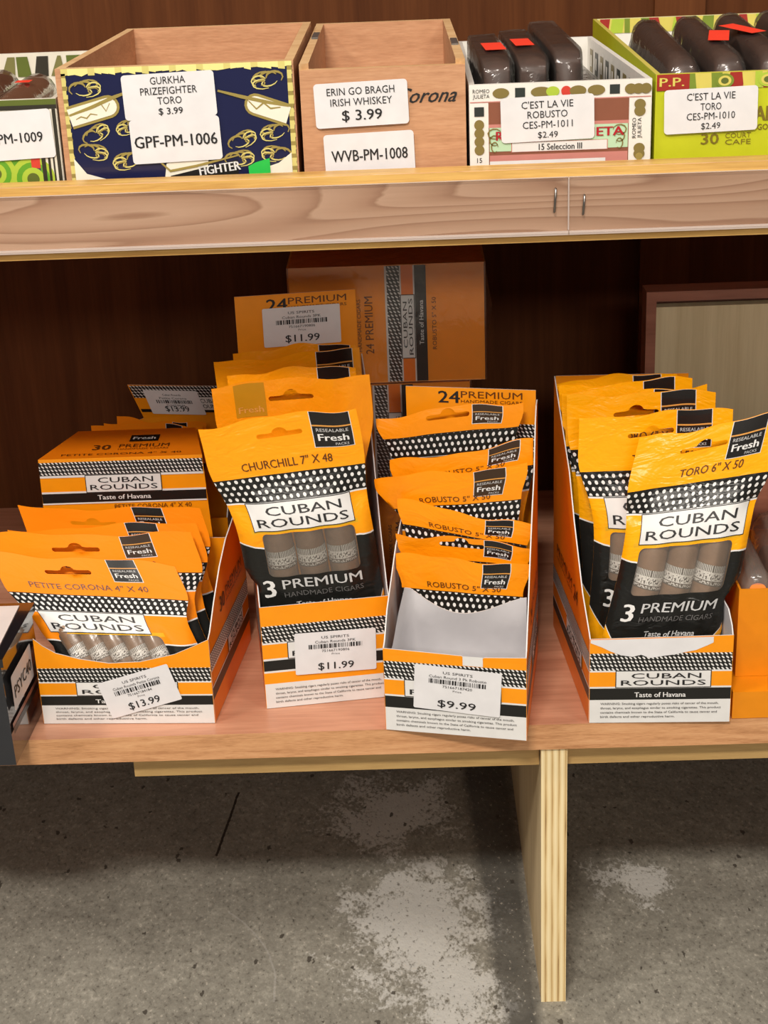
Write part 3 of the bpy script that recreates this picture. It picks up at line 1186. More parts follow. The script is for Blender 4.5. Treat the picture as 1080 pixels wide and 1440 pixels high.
# ---- closed carton behind the wide tray
M_CARTON_TOP = M_CARD_DEEP
car = thing('cigar_carton', 'closed orange carton with white logo box standing behind the wide tray of five-cigar pouches', 'carton', (-.217, .2, Z0))
mb = MB()
cz = .3770
bot = [(-.2806, .166, Z0 + .0003), (-.1500, .166, Z0 + .0003), (-.1580, .2300, Z0 + .0003), (-.2700, .2300, Z0 + .0003)]
topq = [(-.2786, .165, cz), (-.1562, .165, cz), (-.1680, .2270, cz), (-.2597, .2270, cz)]
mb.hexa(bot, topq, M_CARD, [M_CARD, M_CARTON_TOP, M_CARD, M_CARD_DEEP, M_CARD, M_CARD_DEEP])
mb.build('carton_body', car, bevel=.0008)
mb = MB()
fo = Vector((-.2790, .1650, 0)); fu = Vector((1, 0, 0))
mpc = plane_map((-.2790, .1649, 0), (1, 0, 0), (0, -1, 0))
wC = .1228
rect(mb, mpc, .0004, .3640, wC, .3745, .0004, M_DOTS)
rect(mb, mpc, .0004, .3622, wC, .3640, .0004, M_PRINT_WHITE)
rect(mb, mpc, .0004, .3495, wC + .001, .3510, .0004, M_PRINT_WHITE)
rect(mb, mpc, .0002, .3420, wC + .001, .3495, .0004, M_CARD_BLACK)
rect(mb, mpc, .0002, .3408, wC + .001, .3420, .0004, M_PRINT_WHITE)
logo_box(mb, mpc, .0345, .3502, .0905, .3634, .0007)
text(mb, mpc, 'Taste of Havana', .062, .3440, .0036, .0006, M_PRINT_WHITE, width=.040, bold=.02)
text(mb, mpc, 'PETITE CORONA 4" X 40', .083, .3362, .0034, .0006, M_BROWN_PRINT, width=.058)
mpt = plane_map((-.2174, .165, cz), (1, 0, 0), (0, 0, 1), (0, 1, 0))
text(mb, mpt, '30', -.017, .0165, .010, .0006, M_BROWN_PRINT, bold=.02)
text(mb, mpt, 'PREMIUM', .015, .0200, .0070, .0006, M_BROWN_PRINT, width=.038)
text(mb, mpt, 'HANDMADE CIGARS', .015, .0150, .0028, .0006, M_BROWN_PRINT, width=.038)
text(mb, mpt, 'PETITE CORONA 4" X 40', 0, .0050, .0035, .0006, M_BROWN_PRINT, width=.09)
rect(mb, mpt, .002, .033, .024, .047, .0006, M_TAG)
text(mb, mpt, 'Fresh', .013, .0365, .0055, .0009, M_PRINT_WHITE, width=.017, bold=.03)
mb.build('carton_print', car)

# ---- tray behind the carton: header card with $13.99
ZR = Z0 + .0004
rear = thing('display_tray', 'shadowed display tray behind the closed carton, its dark header card bearing a $13.99 label', 'display tray', (-.2, .3, ZR), 'open display trays of cigar pouches')
mb = MB()
mb.box((-.268, .236, ZR), (-.150, .237, ZR + .062), M_CARD)
mb.build('front_panel', rear)
for x in (-.268, -.151):
    mb = MB()
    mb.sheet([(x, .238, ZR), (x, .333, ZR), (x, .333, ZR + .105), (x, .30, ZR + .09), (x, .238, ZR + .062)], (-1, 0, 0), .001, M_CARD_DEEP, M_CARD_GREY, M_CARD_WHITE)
    mb.build('side_panel', rear)
mb = MB()
mb.box((-.267, .238, ZR), (-.152, .333, ZR + .0008), M_CARD_GREY)
mb.build('bottom_panel', rear)
mb = MB()
hd = [Vector((-.2672, .3345, ZR)), Vector((-.1500, .3345, ZR)), Vector((-.1500, .3345, .352)), Vector((-.1618, .3300, .3775)), Vector((-.2369, .3300, .3813)), Vector((-.2265, .3345, .3500)), Vector((-.2672, .3345, .335))]
mb.sheet(hd, (0, -1, 0), .0008, M_CARD, M_CARD_WHITE, M_CARD_WHITE)
hu = Vector((.0751, 0, -.0030)).normalized(); hv = Vector((-.30, -.12, .95)).normalized()
mph = lambda a, b, off: Vector((-.2369, .3296, .3813)) + hu * a + hv * b + Vector((0, -1, 0)) * (off + .0002)
rect(mb, mph, .001, -.0125, .076, -.0006, .0003, M_DOTS)
rect(mb, mph, .001, -.0235, .074, -.0130, .0003, M_CARD)
rect(mb, mph, .002, -.0265, .074, -.0235, .0003, M_CARD_BLACK)
logo_box(mb, mph, .052, -.0240, .074, -.0115, .0006)
mb.build('back_panel', rear)
price_label(turned(mph, .0335, -.0165, -.02), rear, '$13.99', ('Cuban Rounds', 'Petite Corona'), '751667184184', .045, .0235, 5)
G = 'pouches in the shadowed rear tray'
CLAMP[0] = None
for i, (TL, TR, B, lb) in enumerate([
    ((-.2541, .25, .3738), (-.1659, .25, .3680), (-.209, .2475, ZR + .0018), 'foremost shadowed orange pouch peeking up behind the closed carton'),
    ((-.2477, .27, .3697), (-.1684, .27, .3640), (-.209, .2680, ZR + .0018), 'yellower middle pouch of the three peeking up behind the closed carton'),
    ((-.2409, .29, .3662), (-.1681, .29, .3580), (-.209, .2890, ZR + .0018), 'rearmost of the pouches behind the closed carton, touching the dark header card')]):
    make_pouch('petite', TL, TR, B, lb, G, 31 + i, False, .005, .0035, wave=.0012)

# ---- tall tray, seven-inch pouches, $11.99
PRC = [(0, .078), (.06, .080), (.3, .11), (.6, .165), (.85, .20), (1, .21)]
tray, mp, W, bp, mpb, WB = make_tray('tall orange display tray with $11.99 labels on front and high header card', 'churchill',
    (-.1077, .0332), (-.0192, .0462), (-.1255, .172), (-.0345, .186), .078, PRC, .260, back=[(.012, .205), (.012, .2596), (.965, .2590), (.965, .205)], logo=(.2, .8), prof_left=[(0, .078), (.06, .080), (.3, .095), (.6, .12), (1, .150)])
bp.build('back_panel', tray)
hb = MB()
header_print(hb, mpb, WB, .2600, '24')
hb.build('header_print', tray)
price_label(turned(mpb, .0485, .2352, math.radians(0)), tray, '$11.99', ('US SPIRITS', 'Cuban Rounds 3PK'), '751667190806', .0565, .0290, 6)
price_label(turned(mp, .0505, .0400, math.radians(-1.2)), tray, '$11.99', ('US SPIRITS', 'Cuban Rounds 3PK'), '751667190806', .0565, .0320, 7)
G = 'pouches in the tall tray'
make_pouch('churchill', (-.1417, .0523, .4366), (-.0370, .0677, .4426), (-.0560, .0600, .2365),
           'foremost pouch of the tall $11.99 tray, its window showing three banded cigars', G, 41, True, .0100, .006, bend=-.001, wave=.001, sag=.002, body=.092,
           dents=((.07, .060, .10, -.004), (.93, .062, .09, -.004), (.5, .068, .3, .0015)))
make_pouch('churchill', (-.1359, .0920, .4529), (-.0280, .1075, .4532), (-.0680, .0910, .2365),
           'orange pouch turned back to front with olive tag, second in the tall $11.99 tray', G, 42, False, .005, .004, back_view=True, wave=.0012)
make_pouch('churchill', (-.1268, .1115, .4550), (-.0378, .1246, .4545), (-.0708, .1085, .2365),
           'orange pouch with glinting foil third from the front in the tall $11.99 tray', G, 43, False, .005, .0035, wave=.0015)
make_pouch('churchill', (-.1377, .1306, .4588), (-.0358, .1455, .4612), (-.0737, .1260, .2365),
           'orange pouch fourth from the front in the tall $11.99 tray, corner dog-eared', G, 44, False, .005, .0035, bend=.004, wave=.0018)
make_pouch('churchill', (-.1258, .1486, .4603), (-.0382, .1615, .4598), (-.0765, .1450, .2365),
           'rearmost crinkled pouch of the tall tray, just below the $11.99 header label', G, 45, False, .005, .0035, wave=.0018)

# ---- nearly empty tray, five-inch pouches, $9.99
PRR = [(0, .0620), (.04, .064), (.2, .088), (.38, .115), (.57, .140), (.72, .155), (.84, .186), (.92, .195), (1, .196)]
def torn_tab(mb, mp, W):
    rect(mb, mp, W * .56, .0530, W * .70, .0600, .0005, M_PRINT_WHITE)
tray, mp, W, bp, mpb, WB = make_tray('half-emptied display tray with curved white insert and $9.99 label, overhanging the shelf', 'robusto',
    (-.0239, -.0003), (.0701, -.0209), (-.0040, .127), (.0880, .1068), .0615, PRR, .203, [(0, .0615), (.3, .0606), (.55, .0598), (.58, .0580), (.68, .0580), (.71, .0596), (1, .0615)], deco=torn_tab, logo=(.15, .82), prof_left=[(0, .0620), (.04, .064), (.15, .080), (.3, .092), (.5, .108), (.7, .116), (1, .130)])
header_print(bp, mpb, WB, .2045, '24')
rect(bp, mpb, WB * .02, .150, WB * .98, .178, .0003, M_DOTS)
bp.build('back_panel', tray)
price_label(turned(mp, .0500, .0345, math.radians(-3)), tray, '$9.99', ('US SPIRITS', 'Cuban Round 3 Pk Robusto'), '751667187420', .0585, .0330, 8)
# curved white insert card
uR = Vector((.0940, -.0206, 0)); WR = uR.length; uR.normalize(); dR = Vector((.0199, .1273, 0)).normalized()
mb = MB()
rows, cols = 8, 28
fvs, bvs = [], []
for j in range(rows + 1):
    for i in range(cols + 1):
        a = i / cols
        if a < .16:
            dep = lerp(.004, .027, sstep(0, .16, a))
        else:
            dep = .027 + .003 * math.sin((a - .16) * 3.6)
        topz = .050 + .046 * sstep(0, .12, a) if a < .12 else .094 - .017 * math.sin(math.pi * min(1, (a - .12) / .88) ** .85) ** 1.3 - .004 * a
        z = lerp(.002, topz, j / rows)
        bow = .008 * math.sin(math.pi * min(1, z / .075)) * (1 if a >= .16 else a / .16)
        p = Vector((-.0239, -.0003, Z0)) + uR * (WR * lerp(.02, .975, a)) + dR * (dep + z * .10 + bow - .004)
        p.z += z
        fvs.append(p); bvs.append(p + dR * .0008)
q = [(j * (cols + 1) + i, j * (cols + 1) + i + 1, (j + 1) * (cols + 1) + i + 1, (j + 1) * (cols + 1) + i) for j in range(rows) for i in range(cols)]
mb.tris(fvs, q, M_CARD_GREY)
mb.tris(bvs, [f[::-1] for f in q], M_CARD_GREY)
nb_ = rows * (cols + 1)
mb.tris([p for i in range(cols + 1) for p in (fvs[nb_ + i], bvs[nb_ + i])], [(2 * i, 2 * i + 2, 2 * i + 3, 2 * i + 1) for i in range(cols)], M_CARD_WHITE)
ins = mb.build('insert_card', tray, smooth=True)
ins['label'] = 'curved white cardboard insert'
G = 'pouches in the half-emptied tray'
rob = [
    ((-.0255, .1150, .4170), (.0766, .0928, .4333), (.0415, .1090, .2365), 'rearmost orange pouch of the $9.99 tray, its white logo partly showing', -.004),
    ((-.0166, .1020, .3884), (.0880, .0790, .4100), (.0390, .0940, .2365), 'orange pouch fifth from the front in the $9.99 tray, top edge sloping up', -.003),
    ((-.0278, .0897, .3802), (.0774, .0666, .3983), (.0371, .0800, .2365), 'orange pouch fourth from the front in the $9.99 tray, tag clearly readable', -.002),
    ((-.0120, .0782, .3700), (.0800, .0580, .3555), (.0351, .0665, .2365), 'orange pouch third from the front in the $9.99 tray, top edge sloping down', -.002),
    ((-.0130, .0658, .3515), (.0785, .0458, .3466), (.0332, .0535, .2365), 'shiny orange pouch with hang hole, second from the front in the $9.99 tray', .001),
    ((-.0150, .0546, .3398), (.0765, .0345, .3370), (.0313, .0400, .2365), 'foremost orange pouch of the $9.99 tray, directly behind the curved white insert', -.001)]
for i, (TL, TR, B, lb, bd) in enumerate(rob):
    make_pouch('robusto_folded' if i in (0, 1, 3, 4) else 'robusto', TL, TR, B, lb, G, 51 + i, False, .0045, .003, bend=bd, wave=.0012, body=.080, hole=i in (0, 4), title=i not in (0, 4), tag_mat=M_TAG_BROWN if i in (0, 1, 2) else None)

# ---- well filled tray, six-inch pouches, at the right
PRT = [(0, .063), (.03, .066), (.2, .083), (.43, .121), (.57, .150), (.8, .176), (1, .1990)]
def torn_lip(mb, mp, W):
    pts = [(.0006, .0628), (W * .86, .0642), (W * .86, .0600), (W * .82, .0580), (W * .74, .0545), (W * .66, .0530), (W * .60, .0515), (W * .52, .0505), (W * .42, .0490),
           (W * .36, .0515), (W * .30, .0500), (W * .22, .0512), (W * .15, .0540), (W * .08, .0575), (.0006, .0605)]
    outline(mb, mp, pts, .0005, M_LABEL)
tray, mp, W, bp, mpb, WB = make_tray('well-filled orange display tray with a torn white lip and no price label', 'toro',
    (.1136, .0002), (.2081, -.0036), (.1034, .1494), (.2000, .1455), .0645, PRT, .1995, [(0, .0630), (.5, .0640), (1, .0650)], deco=torn_lip, logo=(.19, .85), prof_right=[(0, .0640), (.03, .070), (.10, .077), (.35, .078), (.6, .10), (1, .16)])
bp.build('back_panel', tray)
G = 'pouches in the torn-lipped tray'
make_pouch('toro', (.1501, .0470, .4202), (.2469, .0431, .4379), (.1534, .0150, .2365),
           'foremost tilted pouch of the torn-lipped tray, its window showing three banded cigars', G, 61, True, .0095, .006, wave=.001, bend=-.001, body=.084,
           dents=((.05, .035, .10, .002), (.03, .055, .08, -.005), (.97, .058, .08, -.005)))
make_pouch('toro', (.1134, .0740, .4278), (.2160, .0700, .4316), (.1600, .0450, .2365),
           'pouch half hidden behind the tilted front pouch of the torn-lipped tray, one banded cigar showing', G, 62, True, .0085, .005, wave=.0012)
for i, (TL, TR, B, lb) in enumerate([
    ((.1072, .0970, .4359), (.2081, .0930, .4372), (.1567, .0690, .2365), 'shiny orange pouch with an open hang slot, third from the front in the torn-lipped tray'),
    ((.1053, .1120, .4326), (.2051, .1080, .4366), (.1555, .0880, .2365), 'orange pouch fourth from the front in the torn-lipped tray, only its crinkled top showing'),
    ((.1044, .1239, .4335), (.1968, .1201, .4385), (.1543, .1060, .2365), 'orange pouch second from the back in the torn-lipped tray, black tag edge showing'),
    ((.1041, .1367, .4335), (.1885, .1333, .4390), (.1531, .1240, .2365), 'rearmost orange pouch of the torn-lipped tray, leaning on its back card')]):
    make_pouch('toro', TL, TR, B, lb, G, 63 + i, False, .005, .0035, wave=.0015)

CLAMP[0] = None
# ---- stacked shrink-wrapped cartons at the back
def wrapped_carton(label, x0, x1, y0, y1, z0, z1, skew=(0, 0)):
    t = thing('wrapped_carton', label, 'carton', ((x0 + x1) / 2, (y0 + y1) / 2, z0), 'wrapped cartons stacked at the back')
    mb = MB()
    s0, s1 = skew
    bot = [(x0 + s0, y0, z0), (x1 + s0, y0, z0), (x1 + s0, y1, z0), (x0 + s0, y1, z0)]
    top = [(x0 + s1, y0, z1), (x1 + s1, y0, z1), (x1 + s1, y1, z1), (x0 + s1, y1, z1)]
    mb.hexa(bot, top, M_CARD)
    h = z1 - z0
    base = plane_map((x0, y0, z0), (1, 0, 0), (0, -1, 0))
    mpw = lambda a, b, off: base(a + lerp(s0, s1, b / h), b, off)
    e = .0006
    rect(mb, mpw, .0720, e, .0815, h - e, .0003, M_DOTS)
    rect(mb, mpw, .0705, e, .0720, h - e, .0003, M_PRINT_WHITE)
    rect(mb, mpw, .0815, e, .0925, h - e, .0002, M_PRINT_WHITE)
    rect(mb, mpw, .0826, e, .0914, h - e, .0003, M_CARD_DEEP)
    rect(mb, mpw, .0925, e, .1010, h - e, .0003, M_CARD_BLACK)
    up = turned(mpw, .0912, .0190, math.pi / 2)
    logo_box(mb, up, 0, -.0005, .0480, .0090, .0006)
    up2 = turned(mpw, .0985, .0290, math.pi / 2)
    text(mb, up2, 'Taste of Havana', .017, 0, .0032, .0006, M_PRINT_WHITE, width=.034, bold=.02)
    up3 = turned(mpw, .1080, .0250, math.pi / 2)
    text(mb, up3, 'ROBUSTO 5" X 50', .020, 0, .0030, .0006, M_BROWN_PRINT, width=.040)
    up4 = turned(mpw, .0610, .0250, math.pi / 2)
    text(mb, up4, '24 PREMIUM', .020, 0, .0060, .0006, M_BROWN_PRINT, width=.044)
    text(mb, up4, 'HANDMADE CIGARS', .020, .009, .0026, .0006, M_BROWN_PRINT, width=.040)
    mb.build('carton_body', t, bevel=.0006)
    w = MB()
    g = .0012
    w.hexa([(x0 + s0 - g, y0 - g, z0 + .0003), (x1 + s0 + g, y0 - g, z0 + .0003), (x1 + s0 + g, y1 + g, z0 + .0003), (x0 + s0 - g, y1 + g, z0 + .0003)],
           [(x0 + s1 - g, y0 - g, z1 + .0004), (x1 + s1 + g, y0 - g, z1 + .0004), (x1 + s1 + g, y1 + g, z1 + .0004), (x0 + s1 - g, y1 + g, z1 + .0004)], M_SHRINK)
    # gathered ear of film at the end
    ap = Vector((x1 + .0075, y0 + .03, lerp(z0, z1, .55)))
    c4 = [(x1 + s0 + g, y0 - g, z0 + .004), (x1 + s0 + g, y1, z0 + .004), (x1 + s1 + g, y1, z1 - .004), (x1 + s1 + g, y0 - g, z1 - .004)]
    for i in range(4):
        w.poly([c4[i], c4[(i + 1) % 4], ap], M_SHRINK)
    f = w.build('shrink_film', t)
    f['label'] = 'clear shrink film'
    return t


wrapped_carton('topmost shrink-wrapped orange carton lying on its side high against the dark back panel', -.0870, .0568, .205, .325, .4153, .5053, (0, 0))
wrapped_carton('shrink-wrapped carton in the middle of the stack, mostly hidden behind the two price header cards', -.0990, .0450, .203, .325, .3246, .4146)
wrapped_carton('lowest shrink-wrapped carton of the stack, resting on the shelf behind the trays', -.0700, .0740, .204, .325, Z0 + .0004, .3240)

# ---- open humidor at the right back
hum = thing('cigar_humidor', 'brown wooden cigar box with its cream-lined lid standing open behind the filled tray', 'cigar box', (.30, .2, Z0))
M_CREAM = wood('cream_lining', [(.3, lin(196, 180, 140)), (.6, lin(216, 202, 164)), (.8, lin(226, 214, 180))], (120, 60, 4), rough=.6, bmp=.05)
HX0, HX1 = .2035, .40
ht = .3630
mb = MB()
mb.box((HX0, .156, Z0 + .0004), (HX1, .163, ht), M_HUMIDOR)
mb.build('front_panel', hum, bevel=.0006)
mb = MB()
mb.box((HX0, .163, Z0 + .0004), (HX0 + .007, .247, ht), M_HUMIDOR)
mb.box((HX1 - .007, .163, Z0 + .0004), (HX1, .247, ht), M_HUMIDOR)
mb.box((HX0, .240, Z0 + .0004), (HX1, .247, ht), M_HUMIDOR)
mb.box((HX0, .163, Z0 + .0004), (HX1, .240, Z0 + .004), M_HUMIDOR)
mb.build('box_body', hum, bevel=.0005)
lx0, lx1, lz0, lz1, ly = .1794, .40, .3640, .4735, .222
mb = MB()
fw, fd = .0075, .016
mb.box((lx0, ly, lz1 - fw), (lx1, ly + fd + .006, lz1), M_HUMIDOR)
mb.box((lx0, ly, lz0), (lx0 + fw, ly + fd + .006, lz1 - fw), M_HUMIDOR)
mb.box((lx1 - fw, ly, lz0), (lx1, ly + fd + .006, lz1 - fw), M_HUMIDOR)
mb.box((lx0 + fw, ly + fd, lz0), (lx1 - fw, ly + fd + .006, lz1 - fw), M_HUMIDOR)
lid = mb.build('lid', hum, bevel=.0006)
mb = MB()
mb.box((lx0 + fw + .0004, ly + .004, lz0), (lx1 - fw - .0004, ly + fd - .0005, lz1 - fw - .0055), M_CREAM)
mb.build('lid_lining', lid, bevel=.0006)

# ---- orange open carton with clear bags
oc = thing('open_carton', 'plain orange open carton with a stepped base beside the filled tray, clear bags inside', 'carton', (.28, .05, Z0))
mb = MB()
M_OC = plain('carton_amber', lin(228, 138, 4), .45)
mb.box((.2102, 0, Z0 + .0004), (.36, .128, .2545), M_OC)
mb.build('stepped_base', oc, bevel=.001)
mb = MB()
x0, x1, y0, y1, zt = .2158, .356, .022, .124, .3200
for lo, hi in (((x0, y0, .2547), (x1, y0 + .0015, zt)), ((x0, y0 + .0015, .2547), (x0 + .0015, y1, zt)), ((x1 - .0015, y0 + .0015, .2547), (x1, y1, zt)),
               ((x0 + .0015, y1 - .0015, .2547), (x1 - .0015, y1, zt)), ((x0 + .0015, y0 + .0015, .2547), (x1 - .0015, y1 - .0015, .256))):
    mb.box(lo, hi, M_OC)
mb.build('carton_body', oc)


def soft_pack(mb, x0, x1, y0, y1, z0, z1, mat, e=3.2, wob=.0, seed=0, lean=0.0, rise=0.0):
    """rounded bundle: superellipse section in x and z, running along y"""
    rng = random.Random(seed)
    n, rings = 32, [0, .02, .07, .2, .4, .6, .8, .93, .98, 1]
    cx, cz, rx, rz = (x0 + x1) / 2, (z0 + z1) / 2, (x1 - x0) / 2, (z1 - z0) / 2
    vs = []
    jit = [(rng.uniform(-wob, wob), rng.uniform(-wob, wob)) for _ in range(n)]
    for t in rings:
        k = 1 - .16 * (max(0, (.07 - min(t, 1 - t)) / .07)) ** 2
        for j in range(n):
            a = 2 * math.pi * j / n
            c, s = math.cos(a), math.sin(a)
            px = math.copysign(abs(c) ** (2 / e), c) * rx * k
            pz = math.copysign(abs(s) ** (2 / e), s) * rz * k
            vs.append((cx + px + jit[j][0] + lean * t, lerp(y0, y1, t), cz + pz + jit[j][1] + rise * t * (.5 + .5 * pz / rz)))
    R_ = len(rings)
    fs = [(i * n + j, (i + 1) * n + j, (i + 1) * n + (j + 1) % n, i * n + (j + 1) % n) for i in range(R_ - 1) for j in range(n)]
    fs.append(tuple(range(n))); fs.append(tuple(reversed(range((R_ - 1) * n, R_ * n))))
    mb.tris(vs, fs, mat)


G = 'clear bags in the orange carton'
for i, (xa, xb, ya, yb, zt_, lb) in enumerate([(.2186, .2396, .0275, .117, .3290, 'clear plastic bag with an orange spot sticking out of the plain orange carton'),
                                               (.2415, .2680, .032, .118, .3390, 'taller clear plastic bag in the plain orange carton, cut by the picture edge')]):
    t = thing('clear_bag', lb, 'bag', ((xa + xb) / 2, (ya + yb) / 2, .2566), G)
    mb = MB()
    soft_pack(mb, xa, xb, ya, yb, .2574, zt_, M_CLEARBAG, 3.5, .0008, i)
    mb.build('bag_film', t, smooth=True)
    mb = MB()
    mb.tube([((xa + xb) / 2, ya + .012, .268), ((xa + xb) / 2, yb - .012, .268 + .02)], .0085, M_LEAF_TAN, 18)
    mb.tube([((xa + xb) / 2, ya + .014, .290), ((xa + xb) / 2, yb - .014, .290 + .02)], .0085, M_LEAF_TAN, 18)
    mb.build('cigar', t, smooth=True)
    if i == 0:
        mb = MB()
        outline(mb, plane_map(((xa + xb) / 2, ya - .0008, .318), (1, 0, 0), (0, -1, .4), (0, .4, 1)), ellipse_pts(0, 0, .0055, .004), .0003, M_CARD_DEEP)
        mb.build('seal', t)

# ---- black box at the left edge
bb = thing('black_box', 'glossy black cigar box with pale lid panel and white side label, beside the wide tray', 'cigar box', (-.30, .02, Z0))
M_GLOSS = plain('gloss_black', lin(26, 26, 30), .12, 0, .6)
M_GLOSS2 = plain('gloss_charcoal', lin(38, 40, 45), .25, 0, .4)
M_PALE = plain('pale_paper', lin(226, 216, 212), .6)
bx0, bxf, bxb, by0, by1, bz0, bz1 = -.37, -.2690, -.2660, -.0330, .0480, Z0 + .0004, .3080
mb = MB()
mb.hexa([(bx0, by0, bz0), (bxf, by0, bz0), (bxb, by1, bz0), (bx0, by1, bz0)], [(bx0, by0, bz1), (bxf - .0012, by0, bz1), (bxb - .0012, by1, bz1), (bx0, by1, bz1)], M_GLOSS,
        [M_GLOSS, M_GLOSS, M_GLOSS2, M_GLOSS, M_GLOSS, M_GLOSS])
mb.build('box_body', bb, bevel=.0012)
mb = MB()
mb.hexa([(bx0, by0 - .002, bz1), (bxf + .0012, by0 - .002, bz1), (bxb + .0012, by1 + .002, bz1), (bx0, by1 + .002, bz1)],
        [(bx0, by0 - .002, bz1 + .006), (bxf + .0012, by0 - .002, bz1 + .006), (bxb + .0012, by1 + .002, bz1 + .006), (bx0, by1 + .002, bz1 + .006)], M_GLOSS)
lid = mb.build('lid', bb, bevel=.0012)
mb = MB()
mb.box((bx0 + .004, by0 + .004, bz1 + .0061), (bxf - .005, by1 - .004, bz1 + .0068), M_PALE)
mb.build('lid_panel', lid)['label'] = 'pale paper panel'
sd = Vector((bxb - bxf, by1 - by0, 0)).normalized()
mpS = plane_map((bxf - .0001, by0, 0), sd, (sd.y, -sd.x, 0))
mb = MB()
rect(mb, mpS, .0030, .2560, .080, .2605, .0008, M_CARD_BLACK)
rect(mb, mpS, .0030, .2606, .080, .2640, .0006, M_HUMIDOR)
mb.build('side_trim', bb)
sticker(turned(mpS, .0330, .2830, math.radians(0)), bb, .050, .0255, [('PSYC40', -.005, .0085, .005, .042)])

# ================================================================== UPPER SHELF
UZ = .5844


def open_box(name, label, cat, FL, FR, BR, BL, zf, zb, th, m_out, m_in, m_edge, zs=None, group=None):
    """an open cigar box; corners (x, y); zf, zb: top of its front and its back; zs: top of its sides (front, back)"""
    cx, cy = (FL[0] + BR[0]) / 2, (FL[1] + BR[1]) / 2
    t = thing(name, label, cat, (cx, cy, UZ), group)
    c = [Vector((*p, 0)) for p in (FL, FR, BR, BL)]
    inn = []
    for i, p in enumerate(c):
        a = (c[(i + 1) % 4] - p).normalized(); b = (c[i - 1] - p).normalized()
        inn.append(p + (a + b) * th)
    up = lambda p, z: Vector((p.x, p.y, z))
    zsf, zsb = zs or (zf, zb)
    e = .00005
    walls = [('front_panel', 0, 1, zf, zf), ('side_panel', 1, 2, zsf, zsb), ('back_panel', 2, 3, zb, zb), ('side_panel', 3, 0, zsb, zsf)]
    for nm, i, j, za, zbb in walls:
        mb = MB()
        # outer faces are side0, inner faces side2
        mb.hexa([up(c[i], UZ), up(c[j], UZ), up(inn[j], UZ), up(inn[i], UZ)], [up(c[i], za), up(c[j], zbb), up(inn[j], zbb), up(inn[i], za)], m_out,
                [m_out, m_edge, m_out, m_edge, m_in, m_edge])
        mb.build(nm, t)
    mb = MB()
    q = inn
    mb.hexa([up(p, UZ + e) for p in q], [up(p, UZ + .003) for p in q], m_in)
    mb.build('bottom_panel', t)
    u = (c[1] - c[0]).normalized()
    n = Vector((u.y, -u.x, 0))
    return t, plane_map((c[0].x, c[0].y, 0), u, n), (c[1] - c[0]).length


def cigar_thing(label, group, p0, p1, r, mat, wrap=True, red=None):
    """a single wrapped cigar lying in a box"""
    p0, p1 = Vector(p0), Vector(p1)
    t = thing('wrapped_cigar', label, 'cigar', (p0 + p1) / 2 - Vector((0, 0, r)), group)
    mb = MB()
    mb.tube([lerp(p0, p1, k / 8) for k in range(9)], [r * .8] + [r] * 7 + [r * .75], mat, 20)
    mb.build('cigar', t, smooth=True)
    if wrap:
        mb = MB()
        mb.tube([lerp(p0, p1, -.05 + 1.1 * k / 10) for k in range(11)], [r * .7] + [r * 1.12] * 9 + [r * .7], M_CELLO, 18)
        mb.build('cellophane_sleeve', t, smooth=True)
    if red:
        mb = MB()
        mp = plane_map(lerp(p0, p1, red) + Vector((0, -.001, r * 1.16)), (1, 0, 0), (0, 0, 1), (0, 1, 0))
        rect(mb, mp, -.005, -.006, .005, .006, .0004, M_RED_STICKER)
        mb.build('red_sticker', t)
    return t


# ---- box with green artwork (left edge)
M_ART_CREAM = plain('art_cream', lin(222, 216, 200), .45)
M_ART_GREEN = plain('art_green', lin(96, 160, 40), .4)
M_ART_LIME = plain('art_lime', lin(172, 196, 62), .4)
M_ART_OLIVE = plain('art_olive', lin(92, 104, 40), .4)
M_ART_DARK = plain('art_dark', lin(48, 44, 34), .4)
M_ART_RED = plain('art_red', lin(206, 62, 48), .4)
M_ART_MOSS0 = plain('art_moss_dark', lin(120, 116, 66), .4)
M_ART_PURPLE = plain('art_purple', lin(70, 44, 84), .4)
tb, mp, W = open_box('cigar_box', 'open cigar box with green ring artwork and black striped edge on the upper shelf', 'cigar box',
                     (-.36, .030), (-.2068, .030), (-.2140, .285), (-.368, .285), .6560, .6570, .003, M_ART_CREAM, M_ART_CREAM, M_ART_CREAM, group='open cigar boxes on the upper shelf')
mb = MB()
rect(mb, mp, 0, .6520, W, .6558, .0003, M_ART_OLIVE)
rect(mb, mp, 0, .6500, W, .6525, .0005, M_ART_DARK)
rect(mb, mp, .06, .590, W - .0105, .6235, .0003, M_ART_GREEN)
for cx, cz, r1 in ((.095, .611, .014), (.112, .6125, .0125), (.1345, .6085, .0135)):
    for q, m in enumerate((M_ART_LIME, M_ART_GREEN, M_ART_LIME, M_ART_OLIVE)):
        outline(mb, mp, ellipse_pts(cx, cz, r1 * (1 - .24 * q), r1 * (1 - .24 * q)), .0004 + .00008 * q + cx * .003, m)
rect(mb, mp, W - .0190, .615, W - .0135, .6265, .0009, M_ART_RED)
rect(mb, mp, W - .0190, .590, W - .0135, .615, .0009, M_ART_PURPLE)
rect(mb, mp, W - .0135, .590, W - .0003, .650, .0008, M_ART_CREAM)
for a, b in ((.0125, .0100), (.0085, .0070), (.0055, .0045), (.0030, .0008)):
    rect(mb, mp, W - a, .590, W - b, .650, .0010, M_ART_DARK)
mb.build('front_print', tb)
sticker(turned(mp, W - .0325, .6350, math.radians(2)), tb, .058, .0290, [('-PM-1009', -.0045, .0058, .008, .0300, .0075)])
mb = MB()
mpk = plane_map((-.368 + .003, .285 - .0032, 0), (1, 0, 0), (0, -1, 0))
for q in range(12):
    u = .004 + q * .0125
    outline(mb, mpk, [(u, .640), (u + .0105, .640), (u + .0085 + .003 * (q % 2), .6545), (u + .003 * (q % 3), .6545)], .0004, (M_ART_OLIVE, M_ART_DARK, M_ART_MOSS0)[q % 3])
